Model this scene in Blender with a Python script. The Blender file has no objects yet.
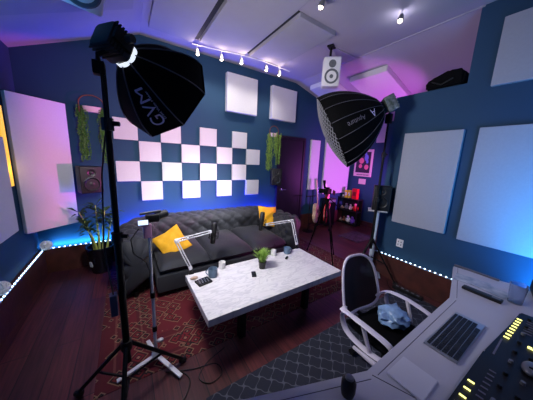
import bpy, bmesh, math, random
from mathutils import Vector, Matrix, Euler
random.seed(7)
PI = math.pi
S = bpy.context.scene
C = S.collection
V = Vector

# ------------------------------------------------------------------ materials
def lin(c):
    return tuple(((v/255)/12.92 if v/255 <= .04045 else ((v/255+.055)/1.055)**2.4) for v in c)
def mat(name, rgb, rough=.6, metal=0., noise=0., nscale=20., bump=0., bscale=60., emit=None, estr=0., trans=0., alpha=1., spec=None, rgb2=None, sheen=0.):
    m = bpy.data.materials.new(name); m.use_nodes = True
    nt = m.node_tree; b = nt.nodes['Principled BSDF']
    c = lin(rgb) + (1,)
    b.inputs['Base Color'].default_value = c
    b.inputs['Roughness'].default_value = rough
    b.inputs['Metallic'].default_value = metal
    if sheen: b.inputs['Sheen Weight'].default_value = sheen
    if spec is not None: b.inputs['Specular IOR Level'].default_value = spec
    if trans: b.inputs['Transmission Weight'].default_value = trans
    if alpha < 1: b.inputs['Alpha'].default_value = alpha
    if emit is not None:
        b.inputs['Emission Color'].default_value = lin(emit) + (1,)
        b.inputs['Emission Strength'].default_value = estr
    tc = nt.nodes.new('ShaderNodeTexCoord')
    if noise or rgb2:
        n = nt.nodes.new('ShaderNodeTexNoise'); n.inputs['Scale'].default_value = nscale; n.inputs['Detail'].default_value = 4
        nt.links.new(tc.outputs['Object'], n.inputs['Vector'])
        r = nt.nodes.new('ShaderNodeValToRGB')
        c2 = lin(rgb2)+(1,) if rgb2 else tuple(v*(1-noise) for v in c[:3])+(1,)
        r.color_ramp.elements[0].position = .3; r.color_ramp.elements[0].color = c2
        r.color_ramp.elements[1].position = .7; r.color_ramp.elements[1].color = c
        nt.links.new(n.outputs['Fac'], r.inputs['Fac']); nt.links.new(r.outputs['Color'], b.inputs['Base Color'])
    if bump:
        n = nt.nodes.new('ShaderNodeTexNoise'); n.inputs['Scale'].default_value = bscale; n.inputs['Detail'].default_value = 3
        nt.links.new(tc.outputs['Object'], n.inputs['Vector'])
        bp = nt.nodes.new('ShaderNodeBump'); bp.inputs['Strength'].default_value = bump; bp.inputs['Distance'].default_value = .01
        nt.links.new(n.outputs['Fac'], bp.inputs['Height']); nt.links.new(bp.outputs['Normal'], b.inputs['Normal'])
    return m

WALL = mat('wall_paint', (25,66,98), .75, noise=.08, nscale=3, bump=.1, bscale=200)
CEIL = mat('ceiling_paint', (172,164,176), .85, noise=.04, nscale=2, bump=.1, bscale=150)
CLOUD = mat('ceiling_fabric', (160,157,170), .95, noise=.05, nscale=4, bump=.2, bscale=300)
PANEL = mat('acoustic_fabric', (214,212,218), .95, noise=.04, nscale=60, bump=.2, bscale=400)
PANELD = mat('acoustic_fabric_grey', (168,168,178), .95, noise=.05, nscale=60, bump=.2, bscale=400)
DARK = mat('black_metal', (9,9,11), .55, 0, spec=.25)
BLK = mat('black_plastic', (9,9,11), .5, bump=.1, bscale=200)
BLKF = mat('black_fabric', (6,6,8), .8, bump=.15, bscale=300, spec=.1)
WHT = mat('white_plastic', (225,222,228), .4)
WHM = mat('white_metal', (220,218,225), .3, .1)
GRY = mat('grey_plastic', (110,112,120), .5)
CHR = mat('chrome', (190,190,195), .2, .9)
SOFA = mat('sofa_velvet', (38,40,48), .7, noise=.25, nscale=8, bump=.25, bscale=120, sheen=.08)
BTN = mat('sofa_button', (36,38,46), .6)
YEL = mat('yellow_fabric', (238,176,28), .8, noise=.15, nscale=12, bump=.4, bscale=30)
LEDGEM = mat('dark_wood_panel', (88,44,38), .5, noise=.5, nscale=9, bump=.2, bscale=30)
DOORM = mat('purple_brown_door', (28,12,34), .5, noise=.1, nscale=5)
LEAF = mat('leaf_green', (78,128,38), .5, rgb2=(44,82,24), nscale=25)
LEAFY = mat('leaf_pale_green', (150,185,80), .55, rgb2=(84,120,40), nscale=25)
STEMY = mat('bamboo_stem', (190,196,90), .45)
CUPB = mat('blue_grey_ceramic', (96,118,142), .35, noise=.1, nscale=30)
CUPW = mat('white_ceramic', (225,222,222), .35)
DESK = mat('desk_laminate', (186,184,196), .45, noise=.04, nscale=6)
GROOVE = mat('desk_groove', (90,88,100), .6)
SILV = mat('silver_aluminium', (170,172,180), .3, .6)
KEY = mat('black_keycap', (20,20,24), .5)
CHW = mat('chair_white_plastic', (214,206,222), .4)
PAPER = mat('paper', (200,204,214), .8, rgb2=(120,140,170), nscale=14)
LEDW = mat('led_white_blue', (220,240,255), .4, emit=(190,225,255), estr=7)
LEDBASE = mat('led_tape', (120,140,170), .5)
CONE = mat('speaker_cone', (96,98,108), .5)
CONED = mat('speaker_cone_dark', (20,20,23), .4)
YLED = mat('yellow_led', (255,250,150), .4, emit=(250,245,140), estr=2.2)
SCREEN = mat('lit_screen', (200,215,240), .3, emit=(190,205,240), estr=.9)
BULB = mat('warm_bulb', (255,240,220), .3, emit=(255,236,214), estr=14)
SOFTON = mat('softbox_diffuser', (240,240,240), .8, emit=(255,250,245), estr=3)
RINGLIT = mat('lit_mount_ring', (240,240,240), .5, emit=(225,235,250), estr=1.1)
AMBER = mat('amber_wall_glow', (255,210,80), .5, emit=(255,190,60), estr=.9)
WOODG = mat('guitar_wood', (222,190,150), .3, noise=.15, nscale=6)
REDG = mat('guitar_red', (180,20,30), .3)
REDB = mat('red_plastic', (215,20,30), .4)
YELB = mat('yellow_card', (250,205,60), .5)
PURP = mat('purple_plastic', (110,70,170), .5)
PINKP = mat('pink_plastic', (225,110,140), .5)
BEIG = mat('beige_cloth', (190,160,140), .8, noise=.2, nscale=30)
BAGM = mat('pale_blue_plastic_film', (140,175,220), .25, noise=.4, nscale=22, bump=.8, bscale=25)
RIBW = mat('grey_piping', (88,88,98), .6)
LOGO = mat('printed_logo', (240,225,250), .6)
LOGOD = mat('printed_logo_dim', (110,106,118), .6)
SILVF = mat('silver_softbox_lining', (150,150,150), .4, .5)
POTW = mat('pink_white_ceramic', (225,190,200), .5)
RATTAN = mat('rattan', (120,70,50), .7)
PINKM = mat('pink_anodised_metal', (216,160,200), .4, .2)
CLAMPM = mat('metallic_foil', (190,195,190), .25, .7, rgb2=(90,110,90), nscale=30)

def wood_floor():
    m = bpy.data.materials.new('floor_planks'); m.use_nodes = True
    nt = m.node_tree; N = nt.nodes; Lk = nt.links; b = N['Principled BSDF']
    tc = N.new('ShaderNodeTexCoord'); mp = N.new('ShaderNodeMapping'); mp.inputs['Rotation'].default_value = (0,0,PI/2)
    Lk.new(tc.outputs['Object'], mp.inputs['Vector'])
    br = N.new('ShaderNodeTexBrick'); br.inputs['Scale'].default_value = 1
    br.inputs['Brick Width'].default_value = 1.2; br.inputs['Row Height'].default_value = .16; br.inputs['Mortar Size'].default_value = .003
    br.inputs['Color1'].default_value = lin((112,52,52))+(1,); br.inputs['Color2'].default_value = lin((80,34,40))+(1,); br.inputs['Mortar'].default_value = lin((22,12,14))+(1,)
    Lk.new(mp.outputs[0], br.inputs['Vector'])
    mp2 = N.new('ShaderNodeMapping'); mp2.inputs['Scale'].default_value = (60,3,1); Lk.new(tc.outputs['Object'], mp2.inputs['Vector'])
    n = N.new('ShaderNodeTexNoise'); n.inputs['Scale'].default_value = 1; n.inputs['Detail'].default_value = 6; Lk.new(mp2.outputs[0], n.inputs['Vector'])
    mx = N.new('ShaderNodeMix'); mx.data_type = 'RGBA'; mx.blend_type = 'MULTIPLY'; mx.inputs[0].default_value = .8
    r = N.new('ShaderNodeValToRGB'); r.color_ramp.elements[0].position = .3; r.color_ramp.elements[0].color = (.18,.18,.2,1); r.color_ramp.elements[1].position = .7
    Lk.new(n.outputs['Fac'], r.inputs['Fac']); Lk.new(br.outputs['Color'], mx.inputs[6]); Lk.new(r.outputs['Color'], mx.inputs[7])
    Lk.new(mx.outputs[2], b.inputs['Base Color']); b.inputs['Roughness'].default_value = .42
    bp = N.new('ShaderNodeBump'); bp.inputs['Strength'].default_value = .15; bp.inputs['Distance'].default_value = .005
    Lk.new(n.outputs['Fac'], bp.inputs['Height']); Lk.new(bp.outputs['Normal'], b.inputs['Normal'])
    return m
FLOOR = wood_floor()

def marble():
    m = mat('marble_top', (226,222,224), .25); nt = m.node_tree; N = nt.nodes; Lk = nt.links; b = N['Principled BSDF']
    tc = N.new('ShaderNodeTexCoord'); mp = N.new('ShaderNodeMapping'); mp.inputs['Scale'].default_value = (3,9,1); mp.inputs['Rotation'].default_value = (0,0,.5)
    Lk.new(tc.outputs['Object'], mp.inputs['Vector'])
    n = N.new('ShaderNodeTexNoise'); n.inputs['Scale'].default_value = 1.6; n.inputs['Detail'].default_value = 8; n.inputs['Distortion'].default_value = 1.2
    Lk.new(mp.outputs[0], n.inputs['Vector'])
    r = N.new('ShaderNodeValToRGB'); e = r.color_ramp.elements
    e[0].position = .42; e[0].color = lin((222,218,222))+(1,); e[1].position = .5; e[1].color = lin((200,197,204))+(1,)
    k = e.new(.56); k.color = lin((224,221,224))+(1,); k = e.new(.7); k.color = lin((212,209,214))+(1,)
    Lk.new(n.outputs['Fac'], r.inputs['Fac']); Lk.new(r.outputs['Color'], b.inputs['Base Color'])
    return m
MARBLE = marble()

def rug_red():
    m = bpy.data.materials.new('persian_rug'); m.use_nodes = True
    nt = m.node_tree; N = nt.nodes; Lk = nt.links; b = N['Principled BSDF']; b.inputs['Roughness'].default_value = .95
    tc = N.new('ShaderNodeTexCoord'); sp = N.new('ShaderNodeSeparateXYZ'); Lk.new(tc.outputs['Generated'], sp.inputs[0])
    def math_(op, a, bb=None):
        k = N.new('ShaderNodeMath'); k.operation = op
        for i, x in enumerate((a, bb)):
            if x is None: continue
            if isinstance(x, (int, float)): k.inputs[i].default_value = x
            else: Lk.new(x, k.inputs[i])
        return k.outputs[0]
    # distance from the edge, in metres (rug is 3.3 x 1.9)
    dx = math_('MULTIPLY', math_('SUBTRACT', .5, math_('ABSOLUTE', math_('SUBTRACT', sp.outputs[0], .5))), 3.3)
    dy = math_('MULTIPLY', math_('SUBTRACT', .5, math_('ABSOLUTE', math_('SUBTRACT', sp.outputs[1], .5))), 1.9)
    d = math_('MINIMUM', dx, dy)
    r = N.new('ShaderNodeValToRGB'); r.color_ramp.interpolation = 'CONSTANT'; e = r.color_ramp.elements
    dark = lin((26,14,22))+(1,); red = lin((100,18,30))+(1,); tan = lin((130,90,76))+(1,); deep = lin((50,9,18))+(1,)
    e[0].position = 0; e[0].color = dark; e[1].position = .03/.6; e[1].color = deep
    for pos, c in ((.10,tan),(.115,dark),(.15,red),(.27,dark),(.30,tan),(.312,deep),(.36,dark),(.375,red)):
        k = e.new(pos/.6); k.color = c
    Lk.new(math_('DIVIDE', d, .6), r.inputs['Fac'])
    vo = N.new('ShaderNodeTexVoronoi'); vo.inputs['Scale'].default_value = 10; vo.distance = 'MANHATTAN'; Lk.new(tc.outputs['Object'], vo.inputs['Vector'])
    r2 = N.new('ShaderNodeValToRGB'); r2.color_ramp.interpolation = 'CONSTANT'; e = r2.color_ramp.elements
    e[0].position = 0; e[0].color = lin((150,112,92))+(1,); e[1].position = .17; e[1].color = lin((16,8,16))+(1,)
    k = e.new(.30); k.color = lin((112,22,30))+(1,); k = e.new(.48); k.color = lin((24,7,14))+(1,); k = e.new(.66); k.color = lin((140,110,84))+(1,); k = e.new(.76); k.color = lin((90,16,28))+(1,)
    Lk.new(vo.outputs['Distance'], r2.inputs['Fac'])
    n = N.new('ShaderNodeTexNoise'); n.inputs['Scale'].default_value = 9; Lk.new(tc.outputs['Object'], n.inputs['Vector'])
    mx = N.new('ShaderNodeMix'); mx.data_type = 'RGBA'; mx.inputs[0].default_value = .7
    Lk.new(r.outputs['Color'], mx.inputs[6]); Lk.new(r2.outputs['Color'], mx.inputs[7])
    Lk.new(mx.outputs[2], b.inputs['Base Color'])
    return m
def rug_grey():
    m = bpy.data.materials.new('trellis_rug'); m.use_nodes = True
    nt = m.node_tree; N = nt.nodes; Lk = nt.links; b = N['Principled BSDF']; b.inputs['Roughness'].default_value = .95
    tc = N.new('ShaderNodeTexCoord')
    def math_(op, a, bb=None):
        k = N.new('ShaderNodeMath'); k.operation = op
        for i, x in enumerate((a, bb)):
            if x is None: continue
            if isinstance(x, (int, float)): k.inputs[i].default_value = x
            else: Lk.new(x, k.inputs[i])
        return k.outputs[0]
    sp = N.new('ShaderNodeSeparateXYZ'); Lk.new(tc.outputs['Object'], sp.inputs[0])
    # moroccan trellis: cos(x)+cos(y) iso-line with an ogee wobble
    x = math_('MULTIPLY', sp.outputs[0], 2*PI/.13); y = math_('MULTIPLY', sp.outputs[1], 2*PI/.13)
    xx = math_('ADD', x, math_('MULTIPLY', math_('SINE', math_('MULTIPLY', y, 2)), .35))
    f = math_('ABSOLUTE', math_('ADD', math_('COSINE', xx), math_('COSINE', y)))
    r = N.new('ShaderNodeValToRGB'); e = r.color_ramp.elements
    e[0].position = .10; e[0].color = lin((84,86,98))+(1,); e[1].position = .17; e[1].color = lin((36,38,52))+(1,)
    Lk.new(f, r.inputs['Fac']); Lk.new(r.outputs['Color'], b.inputs['Base Color'])
    return m
RUGR = rug_red(); RUGG = rug_grey()
MATM = mat('entry_mat', (110,80,96), .95, rgb2=(40,26,40), nscale=16)
POSTER = mat('poster_print', (40,24,50), .5, rgb2=(210,110,130), nscale=11)

# ------------------------------------------------------------------ mesh building
def world_loc(o):
    p = V((0,0,0))
    while o is not None:
        p += o.location; o = o.parent
    return p
class MB:
    def __init__(s): s.bm = bmesh.new()
    def add(s, verts, faces):
        vs = [s.bm.verts.new(v) for v in verts]
        for f in faces:
            try: s.bm.faces.new([vs[i] for i in f])
            except ValueError: pass
        return s
    def box(s, c, size, rot=None, bevel=0, seg=2):
        t = bmesh.new(); bmesh.ops.create_cube(t, size=1)
        for v in t.verts: v.co = V((v.co.x*size[0], v.co.y*size[1], v.co.z*size[2]))
        if bevel: bmesh.ops.bevel(t, geom=t.edges[:], offset=bevel, segments=seg, affect='EDGES', profile=.6)
        R = rot if isinstance(rot, Matrix) else (Euler(rot).to_matrix() if rot else Matrix.Identity(3))
        t.verts.ensure_lookup_table()
        idx = {v: i for i, v in enumerate(t.verts)}
        s.add([R @ v.co + V(c) for v in t.verts], [[idx[v] for v in f.verts] for f in t.faces]); t.free(); return s
    def tube(s, pts, r, n=10, caps=True):
        pts = [V(p) for p in pts]
        rs = r if isinstance(r, (list, tuple)) else [r]*len(pts)
        rings = []; a = None
        for i, p in enumerate(pts):
            d = (pts[min(i+1, len(pts)-1)] - pts[max(i-1, 0)])
            if d.length < 1e-9: d = V((0,0,1))
            d.normalize()
            if a is None:
                a = d.cross(V((0,0,1)));
                if a.length < .05: a = d.cross(V((1,0,0)))
            a = (a - d*a.dot(d)); a.normalize(); b = d.cross(a)
            rings.append([s.bm.verts.new(p + rs[i]*(math.cos(2*PI*k/n)*a + math.sin(2*PI*k/n)*b)) for k in range(n)])
        for i in range(len(rings)-1):
            for k in range(n):
                s.bm.faces.new([rings[i][k], rings[i][(k+1) % n], rings[i+1][(k+1) % n], rings[i+1][k]])
        if caps:
            s.bm.faces.new(rings[0][::-1]); s.bm.faces.new(rings[-1])
        return s
    def lathe(s, prof, c=(0,0,0), axis=(0,0,1), n=24, squash=None):
        ax = V(axis).normalized(); q = V((0,0,1)).rotation_difference(ax).to_matrix(); c = V(c)
        rings = []
        for r, z in prof:
            if r < 1e-6: rings.append([s.bm.verts.new(c + q @ V((0,0,z)))])
            else: rings.append([s.bm.verts.new(c + q @ V((r*math.cos(2*PI*k/n), r*math.sin(2*PI*k/n)*(squash or 1), z))) for k in range(n)])
        for A, B in zip(rings, rings[1:]):
            for k in range(n):
                a0, a1 = A[k % len(A)], A[(k+1) % len(A)]; b0, b1 = B[k % len(B)], B[(k+1) % len(B)]
                f = [a0, a1, b1, b0]; f = [v for i, v in enumerate(f) if v not in f[:i]]
                if len(f) > 2:
                    try: s.bm.faces.new(f)
                    except ValueError: pass
        return s
    def prism(s, poly, z0, z1, M=None, bevel=0):
        t = bmesh.new()
        a = [t.verts.new((x, y, z0)) for x, y in poly]; b = [t.verts.new((x, y, z1)) for x, y in poly]; n = len(poly)
        t.faces.new(a[::-1]); t.faces.new(b)
        for k in range(n): t.faces.new([a[k], a[(k+1) % n], b[(k+1) % n], b[k]])
        if bevel: bmesh.ops.bevel(t, geom=[e for e in t.edges if len(e.link_faces) == 2 and abs(e.link_faces[0].normal.dot(e.link_faces[1].normal)) < .5], offset=bevel, segments=2, affect='EDGES')
        t.verts.ensure_lookup_table(); idx = {v: i for i, v in enumerate(t.verts)}
        s.add([(M @ v.co if M else v.co) for v in t.verts], [[idx[v] for v in f.verts] for f in t.faces]); t.free(); return s
    def ball(s, c, r, n=14, sc=(1,1,1)):
        t = bmesh.new(); bmesh.ops.create_uvsphere(t, u_segments=n, v_segments=max(6, n//2+1), radius=r)
        t.verts.ensure_lookup_table(); idx = {v: i for i, v in enumerate(t.verts)}
        s.add([V((v.co.x*sc[0], v.co.y*sc[1], v.co.z*sc[2])) + V(c) for v in t.verts], [[idx[v] for v in f.verts] for f in t.faces]); t.free(); return s
    def build(s, name, m, parent=None, smooth=False):
        if parent is not None:
            off = world_loc(parent)
            for v in s.bm.verts: v.co -= off
            loc = V((0,0,0))
        else:
            xs = [v.co for v in s.bm.verts]
            loc = V(((min(v.x for v in xs)+max(v.x for v in xs))/2, (min(v.y for v in xs)+max(v.y for v in xs))/2, min(v.z for v in xs)))
            for v in s.bm.verts: v.co -= loc
        bmesh.ops.recalc_face_normals(s.bm, faces=s.bm.faces)
        me = bpy.data.meshes.new(name); s.bm.to_mesh(me); s.bm.free()
        me.materials.append(m)
        if smooth:
            me.polygons.foreach_set('use_smooth', [True]*len(me.polygons))
            try: me.set_sharp_from_angle(angle=math.radians(38))
            except Exception: pass
        o = bpy.data.objects.new(name, me); C.objects.link(o); o.location = loc
        if parent is not None: o.parent = parent
        return o
def tag(o, label=None, cat=None, group=None, kind=None):
    if label: o['label'] = label
    if cat: o['category'] = cat
    if group: o['group'] = group
    if kind: o['kind'] = kind
    return o
def thing(name, loc, label, cat, group=None):
    o = bpy.data.objects.new(name, None); C.objects.link(o); o.location = loc; o.empty_display_size = .1
    return tag(o, label, cat, group)
def struct(o): o['kind'] = 'structure'; return o
def copy_tree(o, parent=None):
    c = o.copy(); C.objects.link(c)
    if parent is not None: c.parent = parent
    for ch in list(o.children): copy_tree(ch, c)
    return c
def frame(d, up=(0,0,1)):
    """matrix whose z column is d, y column near up"""
    z = V(d).normalized(); x = V(up).cross(z)
    if x.length < 1e-4: x = V((1,0,0)).cross(z)
    x.normalize(); y = z.cross(x)
    return Matrix((x, y, z)).transposed()
def area(name, loc, d, sx, sy, col, power, shape='RECTANGLE', spread=PI):
    l = bpy.data.lights.new(name, 'AREA'); l.shape = shape; l.size = sx; l.size_y = sy; l.color = col; l.energy = power; l.spread = spread
    o = bpy.data.objects.new(name, l); C.objects.link(o); o.location = loc
    o.rotation_euler = V(d).to_track_quat('-Z', 'Y').to_euler(); return o
def point(name, loc, col, power, r=.05):
    l = bpy.data.lights.new(name, 'POINT'); l.color = col; l.energy = power; l.shadow_soft_size = r
    o = bpy.data.objects.new(name, l); C.objects.link(o); o.location = loc; return o
def spot(name, loc, d, col, power, ang=80, blend=.6, r=.03):
    l = bpy.data.lights.new(name, 'SPOT'); l.color = col; l.energy = power; l.shadow_soft_size = r; l.spot_size = math.radians(ang); l.spot_blend = blend
    o = bpy.data.objects.new(name, l); C.objects.link(o); o.location = loc
    o.rotation_euler = V(d).to_track_quat('-Z', 'Y').to_euler(); return o

# ------------------------------------------------------------------ room shell
YB, XL, XR, XA, YF = 3.80, -1.0, 3.15, 5.30, -1.8
ZC = 3.245
def zl(x): return 3.245 - .42*(.28-x)      # left slope
def zr(x): return 3.245 - .28*(x-XR)       # right slope
struct(MB().box(((XL+XA)/2, (YB+YF)/2, -.05), (XA-XL+.3, YB-YF+.3, .1)).build('floor', FLOOR))
TH = .12
# back wall, gable-shaped outline
prof = [(XL-.1, 0), (XA+.1, 0), (XA+.1, zr(XA)+.1), (XR, ZC+.1), (.28, ZC+.1), (XL-.1, zl(XL)+.1)]
Mxz = Matrix(((1,0,0,0),(0,0,1,YB),(0,1,0,0),(0,0,0,1)))
struct(MB().prism(prof, 0, .1, Mxz).build('wall_back', WALL))
Mxz2 = Matrix(((1,0,0,0),(0,0,1,YF-.1),(0,1,0,0),(0,0,0,1)))
struct(MB().prism(prof, 0, .1, Mxz2).build('wall_front', WALL))
struct(MB().box((XL-.05, (YB+YF)/2, zl(XL)/2), (.1, YB-YF, zl(XL))).build('wall_left', WALL))
struct(MB().box((XA+.05, (YB+YF)/2, zr(XA)/2), (.1, YB-YF, zr(XA))).build('wall_alcove', WALL))
# partition: low part then full height pier nearer the camera
Myz = Matrix(((0,0,1,XR),(1,0,0,0),(0,1,0,0),(0,0,0,1)))
struct(MB().prism([(YF,0),(1.65,0),(1.65,2.52),(.925,2.52),(.925,ZC),(YF,ZC)], 0, TH, Myz).build('wall_right', WALL))
# ceiling: left slope, flat, right slope
cb = MB()
pr_ = [(XL-.1, zl(XL-.1)), (.28, ZC), (XR, ZC), (XA+.1, zr(XA+.1)), (XA+.1, zr(XA+.1)+.1), (XR, ZC+.1), (.28, ZC+.1), (XL-.1, zl(XL-.1)+.1)]
Mc = Matrix(((1,0,0,0),(0,0,1,YF-.1),(0,1,0,0),(0,0,0,1)))
struct(cb.prism(pr_, 0, YB-YF+.2, Mc).build('ceiling', CEIL))

# ceiling clouds on the flat part
def cloud(x0,x1,y0,y1,label):
    z = ZC-.055
    o = MB().box(((x0+x1)/2,(y0+y1)/2,z+.0275),(x1-x0,y1-y0,.055),bevel=.006).build('ceiling_panel', CLOUD)
    return tag(o, label, 'ceiling panel', 'flat white panels on the ceiling')
cloud(.36,.905,.2,3.42,'white ceiling panel above the black octagonal softbox, leftmost on the flat ceiling')
cloud(.985,1.655,.2,3.35,'middle white ceiling panel between the two dark gaps')
cloud(1.735,2.33,2.10,3.30,'white ceiling panel above the right pair of track spotlights')
GAP=mat('gap_shade_paint',(38,38,48),.8)  # dark strips painted in for the shade in the gaps between ceiling panels
struct(MB().box((.945,1.8,ZC-.004),(.078,3.2,.008)).build('gap_shade_4', GAP))
struct(MB().box((1.695,2.70,ZC-.004),(.078,1.2,.008)).build('gap_shade_5', GAP))
struct(MB().box((2.85,2.36,ZC-.006),(.6,.02,.012)).build('trim_1', CEIL))
struct(MB().box((XR,2.2,ZC-.006),(.02,2.6,.014)).build('trim_2', CEIL))
struct(MB().box((.15,YB-.01,ZC-.1),(.03,.02,.03)).build('trim_3', CEIL))
# panels on the slopes
def slope_panel(x0,x1,y0,y1,zf,t,m,label):
    p = [(x0,zf(x0)-t),(x1,zf(x1)-t),(x1,zf(x1)),(x0,zf(x0))]
    M_ = Matrix(((1,0,0,0),(0,0,1,y0),(0,1,0,0),(0,0,0,1)))
    return tag(MB().prism(p,0,y1-y0,M_,bevel=.006).build('ceiling_panel', m), label, 'ceiling panel')
slope_panel(-.95,.18,1.0,3.06,zl,.05,CLOUD,'pinkish panel on the sloped left ceiling near the ceiling speaker')
slope_panel(3.5,4.4,2.05,2.72,zr,.09,PANEL,'purple-lit padded panel on the sloped ceiling above the right softbox')
slope_panel(3.35,4.2,3.0,3.58,zr,.09,PANEL,'padded panel on the sloped ceiling beside the white hanging speaker')

# ledge with baseboard panelling around the walls
LH, LD = .33, .06
def ledge(name, x0,x1,y0,y1):
    return struct(MB().box(((x0+x1)/2,(y0+y1)/2,LH/2),(x1-x0,y1-y0,LH),bevel=.004).build(name, LEDGEM))
ledge('baseboard_left', XL, XL+LD, YF, YB-LD)
ledge('baseboard_back', XL, 2.72, YB-LD, YB)
ledge('baseboard_right', XR-LD, XR, YF, 1.65)
ledge('baseboard_alcove', 3.52, XA, YB-.04, YB)
struct(MB().box((XA-.015, 2.2, .06),(.03, 3.1,.12)).build('baseboard_side', LEDGEM))

# LED strips: tape with dots
def led_strip(p0, p1, label, gap=.055):
    p0, p1 = V(p0), V(p1); d = (p1-p0); L = d.length; d.normalize()
    t = thing('led_strip', (p0+p1)/2, label, 'led strip')
    ang = math.atan2(d.y, d.x)
    MB().box((p0+p1)/2, (L,.014,.006), (0,0,ang)).build('tape', LEDBASE, t)
    m = MB(); k = int(L/gap)
    for i in range(k):
        m.box(p0+d*(i+.5)*gap+V((0,0,.008)), (.015,.010,.008), (0,0,ang))
    tag(m.build('diode_row', LEDW, t), kind='stuff')
    return t
Z = LH+.004
led_strip((XL+LD-.008, -1.7, Z), (XL+LD-.008, YB-LD-.02, Z), 'white-blue led strip running along the left wall ledge')
led_strip((XL+LD, YB-LD+.008, Z), (-.12, YB-LD+.008, Z), 'white-blue led strip on the back ledge between the corner and the sofa')
led_strip((XR-LD+.008, -1.7, Z), (XR-LD+.008, 1.64, Z), 'white led strip on the right wall ledge behind the office chair')

# door in back wall
def door():
    d = MB(); x0,x1,zt = 2.80,3.44,2.09
    d.box(((x0+x1)/2, YB-.02, zt/2),(x1-x0,.05,zt),bevel=.004)
    o = struct(d.build('door_1', DOORM))
    f = MB()
    f.box((x0-.03,YB-.03,zt/2),(.05,.07,zt)); f.box((x1+.03,YB-.03,zt/2),(.05,.07,zt)); f.box(((x0+x1)/2,YB-.03,zt+.025),(x1-x0+.11,.07,.05))
    f.build('door_frame', DOORM, o)
    h = MB(); h.tube([(x0+.07,YB-.045,.98),(x0+.07,YB-.1,.98)],.012); h.tube([(x0+.07,YB-.09,.98),(x0+.17,YB-.09,.98)],.009)
    h.box((x0+.07,YB-.05,.98),(.05,.01,.05),bevel=.004)
    h.build('door_handle', CHR, o, True)
door()

# ------------------------------------------------------------------ wall panels
def wpanel_back(x0,x1,z0,z1,t,label,m=PANEL,group=None,name='acoustic_panel',cat='acoustic panel'):
    return tag(MB().box(((x0+x1)/2,YB-t/2,(z0+z1)/2),(x1-x0,t,z1-z0),bevel=.005).build(name,m),label,cat,group)
ords = ['first','second','third','fourth']
rows = ['top','second','third','bottom']
for r in range(4):
    for q in range(4):
        c = q*2 + (r % 2)
        x = -.11+.3*c; z1 = 2.105-.3*r
        wpanel_back(x+.003, x+.297, z1-.297, z1-.003, .045, f'square white foam tile, {ords[q]} from the left in the {rows[r]} row of the chequerboard', group='chequerboard of square foam tiles above the sofa', name='foam_tile', cat='foam tile')
wpanel_back(1.555,2.16,2.43,3.06,.09,'square white acoustic panel high above the chequerboard, left of the pair',group='pair of square acoustic panels high on the back wall')
wpanel_back(2.50,3.12,2.43,3.05,.09,'pinkish square acoustic panel high above the door, right of the pair',group='pair of square acoustic panels high on the back wall')
wpanel_back(3.70,3.99,.95,2.13,.05,'narrow magenta-lit wall panel just right of the door')
wpanel_back(4.2,5.2,.82,2.19,.05,'wide magenta-lit wall panel behind the tripod camera')
# corner panel standing diagonally across the left corner
def corner_panel():
    a, b = V((-.99,3.37)), V((-.60,3.71)); d = (b-a).normalized(); n = V((d.y,-d.x))
    ang = math.atan2(d.y,d.x); c = (a+b)/2 + n*.03
    o = MB().box((c.x,c.y,(.68+2.17)/2),((b-a).length,.06,2.17-.68),(0,0,ang),bevel=.006).build('corner_panel', PANEL)
    tag(o,'tall pink-lit acoustic panel set diagonally across the left corner','acoustic panel')
corner_panel()
tag(MB().box((XL+.035,2.79,1.25),(.05,.62,.92),bevel=.006).build('acoustic_panel',PANEL),'acoustic panel cut off by the left edge of the picture','acoustic panel')
# added glowing strip standing in for amber light on the wall between these two
t = thing('wall_glow_bar',(XL+.03,3.2,1.3),'glowing amber strip added for the warm light on the left wall beside the corner panel','wall glow')
MB().box((XL+.012,3.205,1.62),(.024,.10,.80),bevel=.004).build('glow_backing',BLK,t)
MB().box((XL+.03,3.205,1.62),(.014,.09,.78),bevel=.004).build('glow_strip',AMBER,t)
# right wall panels
def wpanel_right(y0,y1,z0,z1,label,t=.05):
    tag(MB().box((XR-t/2,(y0+y1)/2,(z0+z1)/2),(t,y1-y0,z1-z0),bevel=.006).build('acoustic_panel',PANELD),label,'acoustic panel')
wpanel_right(.855,1.455,.84,2.03,'tall grey acoustic panel on the right wall beside the studio monitor')
wpanel_right(.12,.735,.82,2.035,'blue-lit grey acoustic panel cut off by the right edge of the picture')
wpanel_right(.08,.725,2.43,3.04,'grey acoustic panel high on the right wall in the top right corner')
# outlet
t = thing('power_outlet',(XR-.006,1.32,.55),'white double power outlet on the blue wall above the right led strip','power outlet')
MB().box((XR-.005,1.32,.55),(.01,.085,.11),bevel=.003).build('cover_plate',WHT,t)
m = MB()
for dy in (-.018,.018):
    for dz in (-.02,.02): MB().box((XR-.011,1.32+dy,.55+dz),(.004,.012,.02)).build('socket',GRY,t)

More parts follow.
